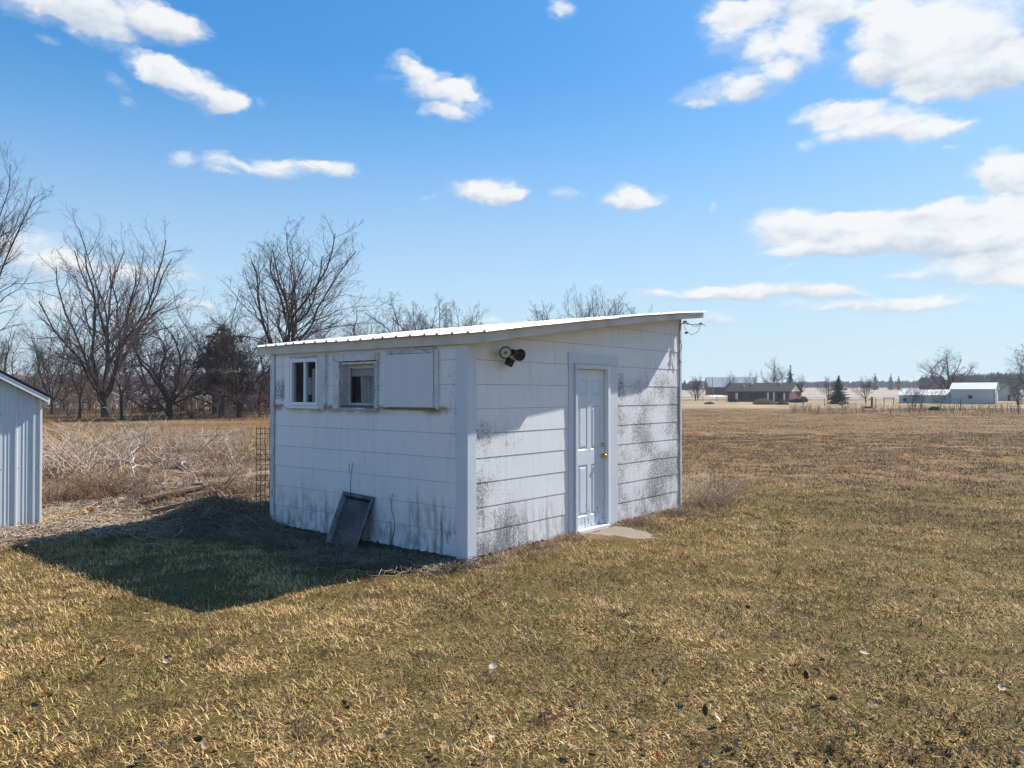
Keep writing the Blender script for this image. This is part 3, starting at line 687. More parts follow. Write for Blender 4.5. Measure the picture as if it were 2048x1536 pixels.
MB().box(-.045, .035, -.045, .03, -.05, .035, Matrix.Translation((.585, -.10, 2.134)) @ Matrix.Rotation(.35, 4, 'Y') @ Matrix.Rotation(.25, 4, 'X')).build('motion_sensor', M['black'], fl, bevel=.008)
# ---- wire bracket and cable at the high corner
wb = thing('wire_bracket', label='old wires and insulators at the high corner'); wb.parent = shed
c0 = Vector((LU+.02, -.06, 2.86))
MB().tube([c0, c0+Vector((.22, -.06, .0)), c0+Vector((.36, -.12, .01)), c0+Vector((.47, -.15, .0))], .007, 6).build('wire', M['cable'], wb)
MB().tube([c0+Vector((-.12, 0, -.05)), c0+Vector((0, -.02, .03)), c0+Vector((.2, -.08, -.03)), c0+Vector((.33, -.1, -.015))], .006, 6).build('wire', M['cable'], wb)
MB().tube([c0+Vector((.0, -.01, -.02)), c0+Vector((.05, -.03, -.12)), c0+Vector((.16, -.06, -.17)), c0+Vector((.3, -.1, -.11)), c0+Vector((.36, -.12, -.0))], .004, 6).build('wire', M['cable'], wb)
MB().tube([c0+Vector((-.1, .02, -.03)), c0+Vector((-.13, .01, -.2)), c0+Vector((-.02, .01, -.36)), c0+Vector((-.14, .015, -.50)), c0+Vector((-.05, .01, -.62))], .005, 6).build('wire', M['cable'], wb)
for d in ((.05, -.03, -.14), (.36, -.12, .02), (.02, -.02, .03)):
    lathe(MB(), c0+Vector(d), (.9, -.2, .2), [(0, -.03), (.016, -.03), (.018, -.01), (.010, .0), (.018, .01), (.014, .03), (0, .03)], 10).build('insulator', M['cable'], wb)
# ---- things by the shed
def quad_frame(A, B, C_, D, wd, dep, m, name, par):
    """shallow pan seen from outside: corners A B (bottom) C D (top); rim width wd; sunk by dep"""
    A, B, C_, D = map(Vector, (A, B, C_, D)); n = (B-A).cross(D-A).normalized(); cen = (A+B+C_+D)/4
    if n.x > 0: n = -n
    def ins(P, w_): d = (cen-P); return P+d.normalized()*w_*1.35
    o = [A, B, C_, D]; i1 = [ins(P, wd) for P in o]; i2 = [ins(P, wd+.03)-n*dep for P in o]; bk = [P-n*.012 for P in o]; bk2 = [ins(P, wd*.7)-n*(dep+.012) for P in o]
    mb = MB()
    def ring(P, Q): mb.add(P+Q, [(k, (k+1) % 4, 4+(k+1) % 4, 4+k) for k in range(4)])
    ring(o, i1); ring(o, bk); ring(bk, bk2); mb.add(bk2, [(0, 1, 2, 3)])
    r = mb.build(name, m, par); 
    mb2 = MB(); mb2.add(i1+i2, [(k, (k+1) % 4, 4+(k+1) % 4, 4+k) for k in range(4)]); mb2.build('tray_side', M['steel'], par)
    mb3 = MB(); mb3.add(i2, [(0, 1, 2, 3)]); mb3.build('tray_bottom', M['steeldark'], par)
    mb4 = MB(); up = (D-A)*.0
    a, b = i2[0], i2[1]; c, d = i2[2], i2[3]
    mb4.bar(a+(d-a)*.30+n*.004, b+(c-b)*.24+n*.004, .010, .006, up=n); mb4.build('tray_seam', M['steel'], par)
tray = thing('metal_tray', (OX, OY, 0), SANG, label='dented dull metal tray leaning on the wall below the windows', category='tray')
tray_c = loc2w(-.3, 1.75); quad_frame((-.33, 2.05, -.075), (-.33, 1.47, -.085), (-.035, 1.47, .555), (-.035, 2.05, .575), .04, .035, M['steel'], 'tray_rim', tray)
# wire panel and added dark board at the far corner
wp = thing('wire_lattice', (OX, OY, 0), SANG, label='rusty welded wire panel standing at the far corner of the white shed', category='wire lattice')
mb = MB(); r = random.Random(4)
for k in (0, 1.4, 2.8, 4):
    pts = [(.0-.035*k+.006*r.random(), 3.68+.026*k+.008*math.sin(i*1.3), -.05+i*.23) for i in range(7)]; mb.tube(pts, .0042, 5)
mb.build('wire_upright', M['wire'], wp)
mb = MB()
for i in range(19): z = .02+i*.071; mb.tube([(.012, 3.67+.004*r.random(), z), (-.07, 3.732, z+.008*r.random()), (-.15, 3.79, z)], .0034, 5)
mb.build('wire_crosspiece', M['wire'], wp)
MB().box(.10, .14, LV+.06, LV+.155, -.05, 1.95).build('plank', M['oldwood'], None, loc=(OX, OY, 0), label='dark upright board added for the dark strip between the wire panel and the white shed corner', category='plank').rotation_euler = (0, 0, SANG)  # added board standing in for the dark tarpaper strip of the far wall
# dried vine stems against the wall
for (v, z1, lab, sd) in ((1.12, .62, 'thin dried vine stem against the shed wall between the tray and the corner post', 1), (1.86, .93, 'thin dried looped vine stem on the shed wall above the metal tray', 2), (2.15, .30, 'short broken dark stem at the left of the metal tray', 3)):
    r = random.Random(sd); pts = [(-.045, v+.03*math.sin(i*.9+sd)+.01*r.random(), -.06+(z1+.06)*i/9) for i in range(10)]
    if sd < 3: pts += [(-.045, v+.06, z1-.02), (-.045, v+.05, z1-.12)]
    x, y = loc2w(0, 0); o = MB().tube(pts, [.006-.004*i/len(pts) for i in range(len(pts))] if sd < 3 else [.016, .014]+[.008]*8, 5).build('vine_stem', M['wire'] if sd != 3 else M['darkstalk'], None, label=lab, category='stem'); o.location = (OX, OY, 0); o.rotation_euler = (0, 0, SANG)
# concrete stoop
def stoop():
    r = random.Random(2); out = [(1.84, -.15), (1.98, -.10), (2.4, -.12), (2.80, -.13), (2.76, -.45), (2.55, -.78), (2.37, -1.02), (2.1, -.93), (1.88, -.80), (1.80, -.5)]
    P = []
    for i, (a, b) in enumerate(out):
        c, d = out[(i+1) % len(out)]
        for k in range(4): t = k/4; P.append((a+(c-a)*t+r.gauss(0, .018), b+(d-b)*t+r.gauss(0, .018)))
    n = len(P); vs = [(x, y, .004+.012*math.sin(x*3+y*2)) for x, y in P]+[(x+(x-2.25)*.03, y+(y+.5)*.03, -.1) for x, y in P]
    return MB().add(vs, [tuple(range(n))]+[(i, (i+1) % n, n+(i+1) % n, n+i) for i in range(n)])
o = stoop().build('stoop', M['concrete'], None, label='tan concrete step slab half sunk in the ground below the shed door', category='step'); o.location = (OX, OY, 0); o.rotation_euler = (0, 0, SANG)

# ================================================================ GREY METAL SHED at the left edge
ms = thing('metal_shed', (*loc2w(-2.014, 6.029), 0), SANG, label='pale blue-grey ribbed metal shed with white roof trim at the left edge', category='shed')
zb = -.05
def mroof(x): return 1.735+.56*(-x) if x > -1.6 else 1.735+.56*1.6-.56*(-1.6-x)
mb = MB()
poly = [(-3.2, zb), (-.0, zb), (0, mroof(0)), (-1.6, mroof(-1.6)), (-3.2, mroof(-3.2))]
mb.prism(poly, FRONT, -.05, 0); mb.build('front_wall', M['sidemetal'], ms)
MB().box(-.04, 0, .051, 3.0, zb, mroof(0)).build('side_wall', M['sidemetal'], ms); MB().box(-3.2, -3.16, .051, 3.0, zb, mroof(0)).build('side_wall', M['sidemetal'], ms)
MB().prism(poly, FRONT, -3.05, -3.0).build('rear_wall', M['sidemetal'], ms)
x = -.09; k = 0
while x > -3.15:
    for (dx, hw, d) in ((0, .020, .015), (-.085, .006, .004), (-.130, .006, .004)):
        a = x+dx; zt = min(mroof(a-hw), mroof(a+hw))-.005
        mb = MB(); pr = [(a-hw, 0), (a-hw*.55, d), (a+hw*.55, d), (a+hw, 0)]
        vs = [(p, -q-.001, z) for z in (zb+.01, zt) for (p, q) in pr]; mb.add(vs, [(0, 1, 2, 3), (4, 5, 6, 7)]+[(i, (i+1) % 4, 4+(i+1) % 4, 4+i) for i in range(4)])
        mb.build('rib' if d > .01 else 'minor_rib', M['sidemetal'], ms)
    for zz in (.06, .78, 1.50):
        if zz < mroof(x): MB().tube([(x+.037, -.001, zz), (x+.037, -.009, zz)], .007, 6).build('screw', M['cable'], ms)
    x -= .213
MB().box(-.022, .004, -.024, .03, zb, mroof(0)-.03).build('corner_trim', M['white'], ms, bevel=.002)
for s_ in (0, 1):
    mb = MB(); pr = [(.065, 1.735-.036), (-1.6, mroof(-1.6)), (-1.6, mroof(-1.6)+.03), (.065, 1.735-.036+.03)] if s_ == 0 else [(-3.3, 1.735-.056), (-1.6, mroof(-1.6)), (-1.6, mroof(-1.6)+.03), (-3.3, 1.735-.056+.03)]
    mb.prism(pr, FRONT, -3.1, .10); mb.build('roof_deck', M['shingle'], ms)
    pr2 = [(p, q-.055 if i in (0, 1) else q-.012) for i, (p, q) in enumerate(pr)]
    MB().prism(pr2, FRONT, .102, .118).build('rake_trim', M['white'], ms, bevel=.002)
    pr3 = [(p+(.02 if (i in (0, 3) and s_ == 0) else 0), q+.03 if i in (0, 1) else q+.018) for i, (p, q) in enumerate(pr)]
    MB().prism(pr3, FRONT, -3.12, .13).build('shingle_course', M['shingle'], ms)
MB().box(.05, .065, -.098, 3.08, 1.625, 1.70).build('eave_trim', M['white'], ms)

# ================================================================ TREES
def grow_tree(seed, H, spread=.5, stems=5, fork=.18, r0=.16, dens=1.0, up=.35, levels=4, crook=.16, low=False, k0=7):
    """returns (trunk TB, crown TB); a bare deciduous tree of height H"""
    r = np.random.default_rng(seed); T, Cn = TB(), TB()
    def rnd(): return r.normal(size=3)
    def norm(a): return a/(np.linalg.norm(a)+1e-9)
    def branch(p, d, L, rad, lev, upb):
        n = {0: 9, 1: 9, 2: 6, 3: 4, 4: 3}[lev]; pts = [p]; dd = d.copy(); seg = L/n
        for i in range(n):
            dd = norm(dd+rnd()*crook*(1+.35*lev)*.8+np.array([0, 0, upb*(.32 if lev < 2 else .24)])); p = p+dd*seg; pts.append(p)
        end = max(rad*(.25 if lev < 3 else .45), .0035)
        R = rad+(end-rad)*np.linspace(0, 1, n+1)**.9
        (T if lev <= 1 else Cn).line(pts, R, {0: k0, 1: 5, 2: 4, 3: 3, 4: 3}[lev])
        if lev >= levels: return
        nc = {0: 0, 1: int(15*dens), 2: int(8*dens), 3: int(5*dens)}[lev]
        pts = np.array(pts)
        for c in range(nc):
            t = (.12 if low else .22)+.78*(c+r.random())/nc; f = t*n; i = min(int(f), n-1); q = pts[i]+(pts[i+1]-pts[i])*(f-i)
            ax = norm(pts[i+1]-pts[i]); side = norm(np.cross(ax, rnd())); ang = r.uniform(.45, .95)
            nd = norm(ax*math.cos(ang)+side*math.sin(ang)); rr = (rad+(end-rad)*t)*r.uniform(.42, .62)
            LL = L*(1.03-t*.72)*r.uniform(.40, .62)*(1.0 if lev > 1 else 1.0)
            branch(q, nd, LL, max(rr, .004), lev+1, upb)
    z0 = H*fork
    pts = [np.array([0, 0, -.3])]; d = np.array([0, 0, 1.])
    for i in range(4): d = norm(d+rnd()*.06); pts.append(pts[-1]+d*(z0+.3)/4)
    T.line(pts, np.array([1.35, 1.1, 1.0, .95, .9])*r0, 8); top = pts[-1]; ph = r.random()*6
    for s_ in range(stems):
        a = ph+s_*2*PI/stems+r.normal()*.25; tilt = spread*r.uniform(.35, 1.25) if s_ else spread*.15
        d = norm(np.array([math.sin(tilt)*math.cos(a), math.sin(tilt)*math.sin(a), math.cos(tilt)]))
        branch(top-np.array([0, 0, r.uniform(0, .5)*z0*.5]), d, (H-z0)*r.uniform(.72, 1.0)*(.95+.1*math.cos(tilt)), r0*r.uniform(.30, .52), 1, up)
    for s_ in range(int(4*dens) if low else 2):      # low side limbs from the bole
        a = r.random()*6.28; q = pts[2]+(pts[4]-pts[2])*r.random(); branch(q, norm(np.array([math.cos(a), math.sin(a), .45])), H*r.uniform(.22, .42), r0*.3, 1, up*.5)
    return T, Cn
def tree_pair(key, **kw):
    T, C_ = grow_tree(**kw); return (T.mesh(key+'_trunk'), C_.mesh(key+'_crown'))
TREES = {
 'vase': tree_pair('vase', seed=11, H=14, spread=.48, stems=11, fork=.09, r0=.30, dens=1.0, up=.34, crook=.13),
 'tall': tree_pair('tall', seed=23, H=14, spread=.52, stems=9, fork=.16, r0=.25, dens=1.0, up=.32, crook=.14),
 'wide': tree_pair('wide', seed=5, H=9, spread=.95, stems=6, fork=.10, r0=.22, dens=1.1, up=.16, crook=.24, low=True),
 'slim': tree_pair('slim', seed=37, H=10, spread=.28, stems=3, fork=.22, r0=.10, dens=.9, up=.22),
 'dome': tree_pair('dome', seed=41, H=9, spread=.85, stems=8, fork=.12, r0=.20, dens=1.1, up=.18, crook=.20),
 'oak': tree_pair('oak', seed=52, H=12, spread=.80, stems=8, fork=.20, r0=.34, dens=1.15, up=.10, crook=.26),
 'round': tree_pair('round', seed=66, H=8, spread=.62, stems=10, fork=.16, r0=.17, dens=1.05, up=.24, crook=.14),
 'shrub': tree_pair('shrub', seed=71, H=3.5, spread=.75, stems=9, fork=.03, r0=.045, dens=.8, up=.22, crook=.2, levels=3),
}
def mesh_top(me):
    a = np.empty(len(me.vertices)*3, np.float32); me.vertices.foreach_get('co', a); return float(np.percentile(a[2::3], 99.7))
HT = {k: mesh_top(v[1]) for k, v in TREES.items()}
def put_tree(kind, px, Y, top_px, label, group='bare trees along the field edge', rz=None, wide=1.0, m=None, name='bare_tree', cat='tree'):
    X = (px-1024)/F_PX*Y; z = fz(X, Y); Hh = CAM_H+(HOR-top_px)/F_PX*Y-z; s_ = Hh/(HT[kind]*.99)
    o = thing(name, (X, Y, z), random.random()*6.28 if rz is None else rz, label=label, category=cat, group=group); o.scale = (s_*wide, s_*wide, s_)
    t, c = TREES[kind]; mm = M[m or 'bark']
    for nm, me in (('trunk', t), ('crown', c)):
        p = bpy.data.objects.new(nm, me); COL.objects.link(p); p.parent = o
        if not me.materials: me.materials.append(mm)
        p.material_slots[0].link = 'OBJECT'; p.material_slots[0].material = mm if nm == 'trunk' else (M['twig'] if mm in (M['bark'], M['bark2']) else mm)
    return o
B = 'bare trees along the field edge'
put_tree('tall', -70, 40, 260, 'tallest bare tree at the left picture edge, trunk outside the frame', rz=2.9, wide=.8)
put_tree('vase', 212, 58, 418, 'big vase-shaped bare tree with many upright stems above the grey metal shed', rz=2.0)
put_tree('tall', 575, 60, 445, 'tall bare tree rising behind the left end of the white shed roof', rz=.9, wide=1.3)
put_tree('wide', 338, 53, 605, 'low dark spreading tree with crooked limbs right of the vase-shaped tree', rz=1.2, m='bark2')
put_tree('slim', 440, 57, 540, 'slender bare tree in front of the scraggly evergreen', rz=0.)
put_tree('wide', 478, 56, 640, 'forked low tree between the evergreen and the white shed', rz=3.3, m='bark2')
put_tree('dome', 40, 62, 668, 'rounded twiggy tree behind the grey metal shed', rz=2.2, m='bark3')
put_tree('slim', 158, 50, 600, 'thin leaning sapling left of the vase-shaped tree', rz=1.)
put_tree('slim', 245, 51, 585, 'thin straight young tree just right of the vase-shaped tree', rz=4.)
put_tree('slim', 385, 52, 690, 'short sapling right of the dark spreading tree', rz=5.)
put_tree('slim', 520, 58, 600, 'sapling close to the left corner of the white shed', rz=2.6)
put_tree('round', 105, 66, 640, 'small round-crowned bare tree behind the roof corner of the grey metal shed', rz=.3, m='bark3')
put_tree('dome', 300, 74, 610, 'hazy bare tree standing back behind the dark spreading tree', rz=1.7, m='bark3')
put_tree('dome', 690, 72, 600, 'bushy bare tree above the middle window, right of the tall tree', rz=3.1, m='bark3')
put_tree('round', 640, 80, 640, 'low bare tree above the roof behind the slider window', rz=1.3, m='bark3')
put_tree('oak', 792, 78, 592, 'spreading bare tree above the roof over the boarded window', rz=4.2, wide=.8)
put_tree('round', 865, 82, 594, 'bare tree with fanned twigs above the near roof corner', rz=5.2, m='bark3')
put_tree('round', 918, 84, 604, 'bare tree just left of the gap in the trees above the floodlight', rz=2.2, m='bark3', wide=.85)
put_tree('round', 740, 90, 640, 'small distant bare tree between the two trees above the windows', rz=.2, m='bark3')
put_tree('round', 1085, 95, 606, 'low bare tree top peeping over the roof left of the door', rz=1.2, m='bark3')
put_tree('tall', 1178, 98, 568, 'tall bare tree top peeping over the roof above the door', rz=2.4, wide=.75, m='bark3')
put_tree('round', 1225, 105, 590, 'twiggy tree top at the right of the tree above the door', rz=3.9, m='bark3')
put_tree('round', 1275, 120, 612, 'tiny tree top just over the roof near its high end', rz=.7, m='bark3')
put_tree('round', -20, 70, 640, 'bare tree seen at the left edge above the grey metal shed roof', rz=3.2, m='bark3')
put_tree('wide', 430, 66, 660, 'dark bare tree half hidden behind the scraggly evergreen', rz=5.0, m='bark2')
put_tree('dome', 180, 78, 650, 'hazy bare tree standing back behind the vase-shaped tree', rz=.8, m='bark3')
put_tree('dome', 250, 88, 662, 'far twiggy tree between the vase-shaped tree and the dark spreading tree', rz=1.1, m='bark3', wide=1.3)
put_tree('dome', 370, 92, 655, 'far twiggy tree just left of the scraggly evergreen', rz=4.1, m='bark3', wide=1.3)
put_tree('dome', 130, 90, 668, 'far twiggy tree right of the grey metal shed roof corner', rz=5.3, m='bark3', wide=1.3)
put_tree('wide', 545, 70, 655, 'dark low tree tight behind the left wall corner of the white shed', rz=.6, m='bark2')
put_tree('dome', 610, 88, 640, 'bushy tree just above the roof between the tall tree and the slider window', rz=5.6, m='bark3', wide=1.2)
put_tree('dome', 480, 82, 640, 'hazy bare tree standing back behind the forked low tree', rz=2.9, m='bark3')

def conifer(seed, H, R, m, taper=1.0, layers=26, per=16, base=.06, droop=.25, nsz=.16, gap=.0):
    r = np.random.default_rng(seed); T = TB(); T.line([(0, 0, -.2), (0, 0, H*.5), (0, 0, H*.97)], [H*.022, H*.013, .01], 6)
    V, F = [], []; n = 0
    for i in range(layers):
        f = i/(layers-1); z = H*(base+(1-base)*f); rad = R*((1-f)**taper)*(1+.22*r.normal())+.05
        if r.random() < gap: continue
        k = max(4, int(per*(.35+.65*(1-f))))
        for j in range(k):
            a = r.random()*6.28; L = rad*r.uniform(.65, 1.1); d = np.array([math.cos(a), math.sin(a)])
            T.line([(0, 0, z), (d[0]*L*.6, d[1]*L*.6, z-droop*L*.35), (d[0]*L*.95, d[1]*L*.95, z-droop*L*.3)], [.02, .012, .004], 3)
            m_ = max(5, int(L/nsz*3.2))
            for q in range(m_):
                t = (q+r.random())/m_; c = np.array([d[0]*L*t, d[1]*L*t, z-droop*L*.4*math.sin(t*2.4)])+r.normal(size=3)*nsz*np.array([.55, .55, .30])*(1.2-.5*t)
                e = r.normal(size=(3, 3))*nsz*.62; V.append(c+e); F.append((n, n+1, n+2)); n += 3
    return T.mesh('trunk'), np_mesh('needles', np.concatenate(V), None, F)
def put_conifer(px, Y, top, Hn, meshes, m, label, name='spruce', group=None, wide=1.0):
    X = (px-1024)/F_PX*Y; z = fz(X, Y); Hh = CAM_H+(HOR-top)/F_PX*Y-z; s_ = Hh/Hn
    kw = dict(group=group) if group else {}
    o = thing(name, (X, Y, z), random.random()*6, label=label, category='evergreen tree', **kw); o.scale = (s_*wide, s_*wide, s_)
    for nm, me, mm in (('trunk', meshes[0], M['bark2']), ('needles', meshes[1], m)):
        if not me.materials: me.materials.append(mm)
        p = bpy.data.objects.new(nm, me); COL.objects.link(p); p.parent = o
C1 = conifer(3, 8, 2.9, None, .75, 30, 20, .03, .25, .17); C2 = conifer(9, 12, 2.6, None, .9, 30, 12, .08, .5, .22, .12)
C3 = conifer(15, 8, 2.7, None, .42, 20, 18, .20, -.1, .20, .05)
put_conifer(1677, 128, 752, 8, C1, M['needle'], 'dark full spruce standing alone between the brick house and the white barn', wide=1.05)
put_conifer(1581, 196, 731, 12, C2, M['needle'], 'narrow spruce behind the right end of the brick house')
for i, (px, top, lab) in enumerate(((1750, 747, 'far spruce left of the distant pair'), (1782, 748, 'left one of the distant spruce pair on the field edge'), (1797, 752, 'right one of the distant spruce pair on the field edge'))):
    put_conifer(px, 470, top, 12, C2, M['needle'], lab, group='far spruces at the field edge', wide=1.5)
put_conifer(1369, 480, 761, 8, C1, M['needle'], 'small far evergreen right beside the shed corner', group='far spruces at the field edge', wide=1.5)
put_conifer(1379, 490, 764, 8, C1, M['needle'], 'small far evergreen left of the distant red house', group='far spruces at the field edge', wide=1.5)
put_conifer(447, 62, 652, 8, C3, M['needle2'], 'scraggly olive evergreen among the bare trees left of the white shed', name='cedar', wide=1.12)
# far right trees
R_ = 'bare trees round the distant farms'
for a in (('oak', 1895, 172, 694, 'largest broad bare tree rising behind the long low shed', 1.1, 1.0, 'bark'), ('oak', 2062, 150, 690, 'broad bare tree cut off by the right picture edge', 2.2, 1.1, 'bark'),
          ('oak', 1549, 215, 716, 'tall bare tree behind the middle of the brick house', 4.0, .75, 'bark3'), ('dome', 1465, 225, 738, 'reddish bare tree between the barn and the brick house', .5, .8, 'bark3'),
          ('dome', 1502, 222, 734, 'bare tree behind the left half of the brick house roof', 1.5, .7, 'bark3'), ('round', 1391, 190, 752, 'left one of two small trees in front of the red farmhouse', 2.5, .9, 'bark2'),
          ('round', 1396, 192, 750, 'right one of two small trees in front of the red farmhouse', 5., .8, 'bark2'), ('round', 1601, 185, 748, 'slim bare tree beside the right gable of the brick house', 3.3, .7, 'bark3'),
          ('round', 1655, 170, 752, 'small bare tree left of the lone spruce', .9, 1.0, 'bark3'), ('round', 1731, 140, 750, 'round bare tree alone on the grass right of the lone spruce', 2.0, .95, 'bark2'),
          ('wide', 2035, 120, 768, 'bushy bare tree at the right edge in front of the white gable', 2.1, .9, 'bark2')):
    put_tree(a[0], a[1], a[2], a[3], a[4], R_, rz=a[5], wide=a[6], m=a[7])
for a in (('shrub', 1830, 84, 752, 'tall many-stemmed shrub at the fence left of the pale barn', 1., .55), ('shrub', 1818, 86, 768, 'shrub leaning left beside the tall fence shrub', 2., .55), ('shrub', 1876, 82, 766, 'shrub at the fence in front of the long shed roof end', 3., .6), ('shrub', 1842, 85, 762, 'shrub clump just right of the tall fence shrub', 4.5, .6)):
    put_tree(a[0], a[1], a[2], a[3], a[4], 'shrubs along the pasture fence', rz=a[5], wide=a[6], m='bark2', name='fence_shrub', cat='shrub')

# ---- undergrowth thicket under the left tree belt and the far woods
def thicket(name, n, xr, yr, h0, h1, rad, m, seed, sub=4, **tags):
    r = np.random.default_rng(seed); T = TB()
    for i in range(n):
        Y = r.uniform(*yr); X = r.uniform(*xr)*Y; z = float(G(X, Y)); h = r.uniform(h0, h1); d = r.normal(size=2)*.28*h
        P = np.array([(X, Y, z-.05), (X+d[0]*.4, Y+d[1]*.4, z+h*.5), (X+d[0], Y+d[1], z+h)]); T.line(P, [rad, rad*.7, rad*.3], 3)
        for k in range(sub):
            t = r.uniform(.3, .95); q = P[0]+(P[2]-P[0])*t; e = r.normal(size=3)*np.array([.34, .34, .22])*h*.7; e[2] = abs(e[2]); T.line([q, q+e*.6, q+e*[1, 1, .8]], [rad*.5, rad*.4, rad*.2], 3)
    return obj(name, T.mesh(name), M[m], kind='stuff', **tags)
thicket('undergrowth', 1500, (-.70, -.29), (64, 88), .6, 3.8, .020, 'bark3', 3, label='brown leafless thicket under the row of bare trees', category='undergrowth')
thicket('edge_weeds', 700, (-.62, -.30), (50, 58), .15, .7, .010, 'bark3', 4, 3, label='low brown weeds at the foot of the bare trees', category='weeds')
thicket('fence_weeds', 900, (.36, .66), (66, 92), .2, .9, .012, 'redstalk', 5, 3, label='dry weeds along the pasture fence at the right', category='weeds')
def wood(name, X0, X1, Y, top0, top1, n, seed, m, label, dy=40, tw=11):
    r = np.random.default_rng(seed); T = TB()
    for i in range(n):
        f = r.random(); px = X0+(X1-X0)*f; y = Y+r.uniform(0, dy); X = (px-1024)/F_PX*y; z = float(G(X, y))
        tp = top0+(top1-top0)*f; H = (CAM_H+(HOR-tp)/F_PX*y-z)*r.uniform(.6, 1.06); R = H*.30
        T.line([(X, y, z), (X, y, z+H*.5)], [.18, .1], 3)
        for k in range(tw):
            a = r.random()*6.28; e = r.random()**.6; zz = z+H*(.12+.55*r.random()); top = z+H*(.35+.65*math.sqrt(max(1-e*e, 0))*r.uniform(.75, 1))
            T.line([(X+R*e*.25*math.cos(a), y+R*e*.25*math.sin(a), zz), (X+R*e*math.cos(a), y+R*e*math.sin(a), max(top, zz+.4))], [.20, .09], 3)
    return obj(name, T.mesh(name), M[m], kind='stuff', label=label, category='woods')
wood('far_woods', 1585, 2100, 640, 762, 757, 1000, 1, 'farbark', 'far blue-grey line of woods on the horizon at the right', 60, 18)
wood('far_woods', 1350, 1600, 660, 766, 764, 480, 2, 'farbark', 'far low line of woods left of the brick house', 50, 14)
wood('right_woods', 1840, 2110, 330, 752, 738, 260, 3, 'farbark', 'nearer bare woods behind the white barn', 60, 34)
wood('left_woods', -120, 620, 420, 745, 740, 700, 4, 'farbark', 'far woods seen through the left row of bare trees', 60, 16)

# ================================================================ DISTANT BUILDINGS
def px_pos(px, Y): X = (px-1024)/F_PX*Y; return X, Y, fz(X, Y)
def gable_house(root, x0, x1, y0, y1, h, ridge, wm, rm, over=.4, gm=None, axis='x'):
    MB().box(x0, x1, y0, y1, -.4, h).build('wall', wm, root)
    if axis == 'x':
        ym = (y0+y1)/2
        for s_ in (x0, x1): MB().add([(s_, y0, h), (s_, y1, h), (s_, ym, ridge), (s_+(.1 if s_ == x0 else -.1), y0, h), (s_+(.1 if s_ == x0 else -.1), y1, h), (s_+(.1 if s_ == x0 else -.1), ym, ridge)], [(0,1,2),(3,4,5),(0,1,4,3),(1,2,5,4),(0,2,5,3)]).build('gable', gm or wm, root)
        sl = (ridge-h)/(ym-y0)
        for sgn, ye in ((-1, y0-over), (1, y1+over)):
            ze = h-over*sl; MB().add([(x0-over, ye, ze), (x1+over, ye, ze), (x1+over, ym, ridge+.02), (x0-over, ym, ridge+.02), (x0-over, ye, ze+.15), (x1+over, ye, ze+.15), (x1+over, ym, ridge+.17), (x0-over, ym, ridge+.17)], [(0,1,2,3),(4,5,6,7),(0,1,5,4),(2,3,7,6),(1,2,6,5),(0,3,7,4)]).build('roof', rm, root)
    else:
        xm = (x0+x1)/2
        for s_ in (y0, y1): d = .1 if s_ == y0 else -.1; MB().add([(x0, s_, h), (x1, s_, h), (xm, s_, ridge), (x0, s_+d, h), (x1, s_+d, h), (xm, s_+d, ridge)], [(0,1,2),(3,4,5),(0,1,4,3),(1,2,5,4),(0,2,5,3)]).build('gable', gm or wm, root)
        sl = (ridge-h)/(xm-x0)
        for xe in (x0-over, x1+over):
            ze = h-over*sl; MB().add([(xe, y0-over, ze), (xe, y1+over, ze), (xm, y1+over, ridge+.02), (xm, y0-over, ridge+.02), (xe, y0-over, ze+.15), (xe, y1+over, ze+.15), (xm, y1+over, ridge+.17), (xm, y0-over, ridge+.17)], [(0,1,2,3),(4,5,6,7),(0,1,5,4),(2,3,7,6),(1,2,6,5),(0,3,7,4)]).build('roof', rm, root)
# brick ranch house, ridge left-right, its right gable turned to us
Yh = 168; X, Y, Z = px_pos(1455, Yh)
hr = thing('brick_house', (X, Y, Z), math.radians(-36), label='low brick ranch house with dark roof and white gable beyond the pasture', category='house')
gable_house(hr, 0, 13.2, 0, 8.2, 2.25, 3.95, M['brick'], M['asphroof'], .45, M['white'])
for (a, b, c, d, mm) in ((1.8, 2.3, .3, 1.9, 'white'), (2.35, 3.2, .8, 1.9, 'dark'), (5.2, 6.2, .8, 1.8, 'dark'), (8.6, 9.0, .1, 2.0, 'white'), (9.05, 9.8, .1, 2.0, 'dark'), (9.85, 10.2, .1, 2.0, 'white'), (10.9, 11.7, .8, 1.8, 'dark'), (12.0, 12.35, .3, 1.9, 'white')):
    MB().box(a, b, -.06, -.003, c, d).build('window' if mm == 'dark' else 'shutter', M[mm], hr)
for (a, y, z) in ((2.6, 2.2, 3.2), (4.1, 3.2, 3.75), (10.1, 3.4, 3.8)): MB().box(a, a+.35, y, y+.35, z-.3, z+.45).build('chimney', M['white'], hr)
# red barn
Yb = 285; X, Y, Z = px_pos(1419, Yb)
rb = thing('red_barn', (X, Y, Z), math.radians(-6), label='dark red barn with light metal roof left of the brick house', category='barn')
gable_house(rb, 0, 17, 0, 10, 3.3, 6.6, M['barnred'], M['barnroof'], .7)
gable_house(rb, 5.2, 8.6, -2.2, -.05, 3.0, 4.9, M['barnred'], M['fargalv'], .35, axis='y')
MB().box(2.0, 4.9, -.1, -.003, -.1, 2.9).build('barn_door', M['barndark'], rb); MB().box(10.5, 13.5, -.1, -.003, -.1, 2.9).build('barn_door', M['barndark'], rb)
X, Y, Z = px_pos(1391, 520)
rf = thing('red_farmhouse', (X, Y, Z), math.radians(8), label='far small red farmhouse left of the red barn', category='house')
gable_house(rf, -2, 9, 0, 9, 2.6, 5.6, M['barnred'], M['asphroof'], .5, M['white'])
MB().box(1.5, 3.5, -.08, -.003, .6, 2.1).build('window', M['white'], rf); MB().box(4.5, 6.5, -.08, -.003, .6, 2.1).build('window', M['white'], rf)
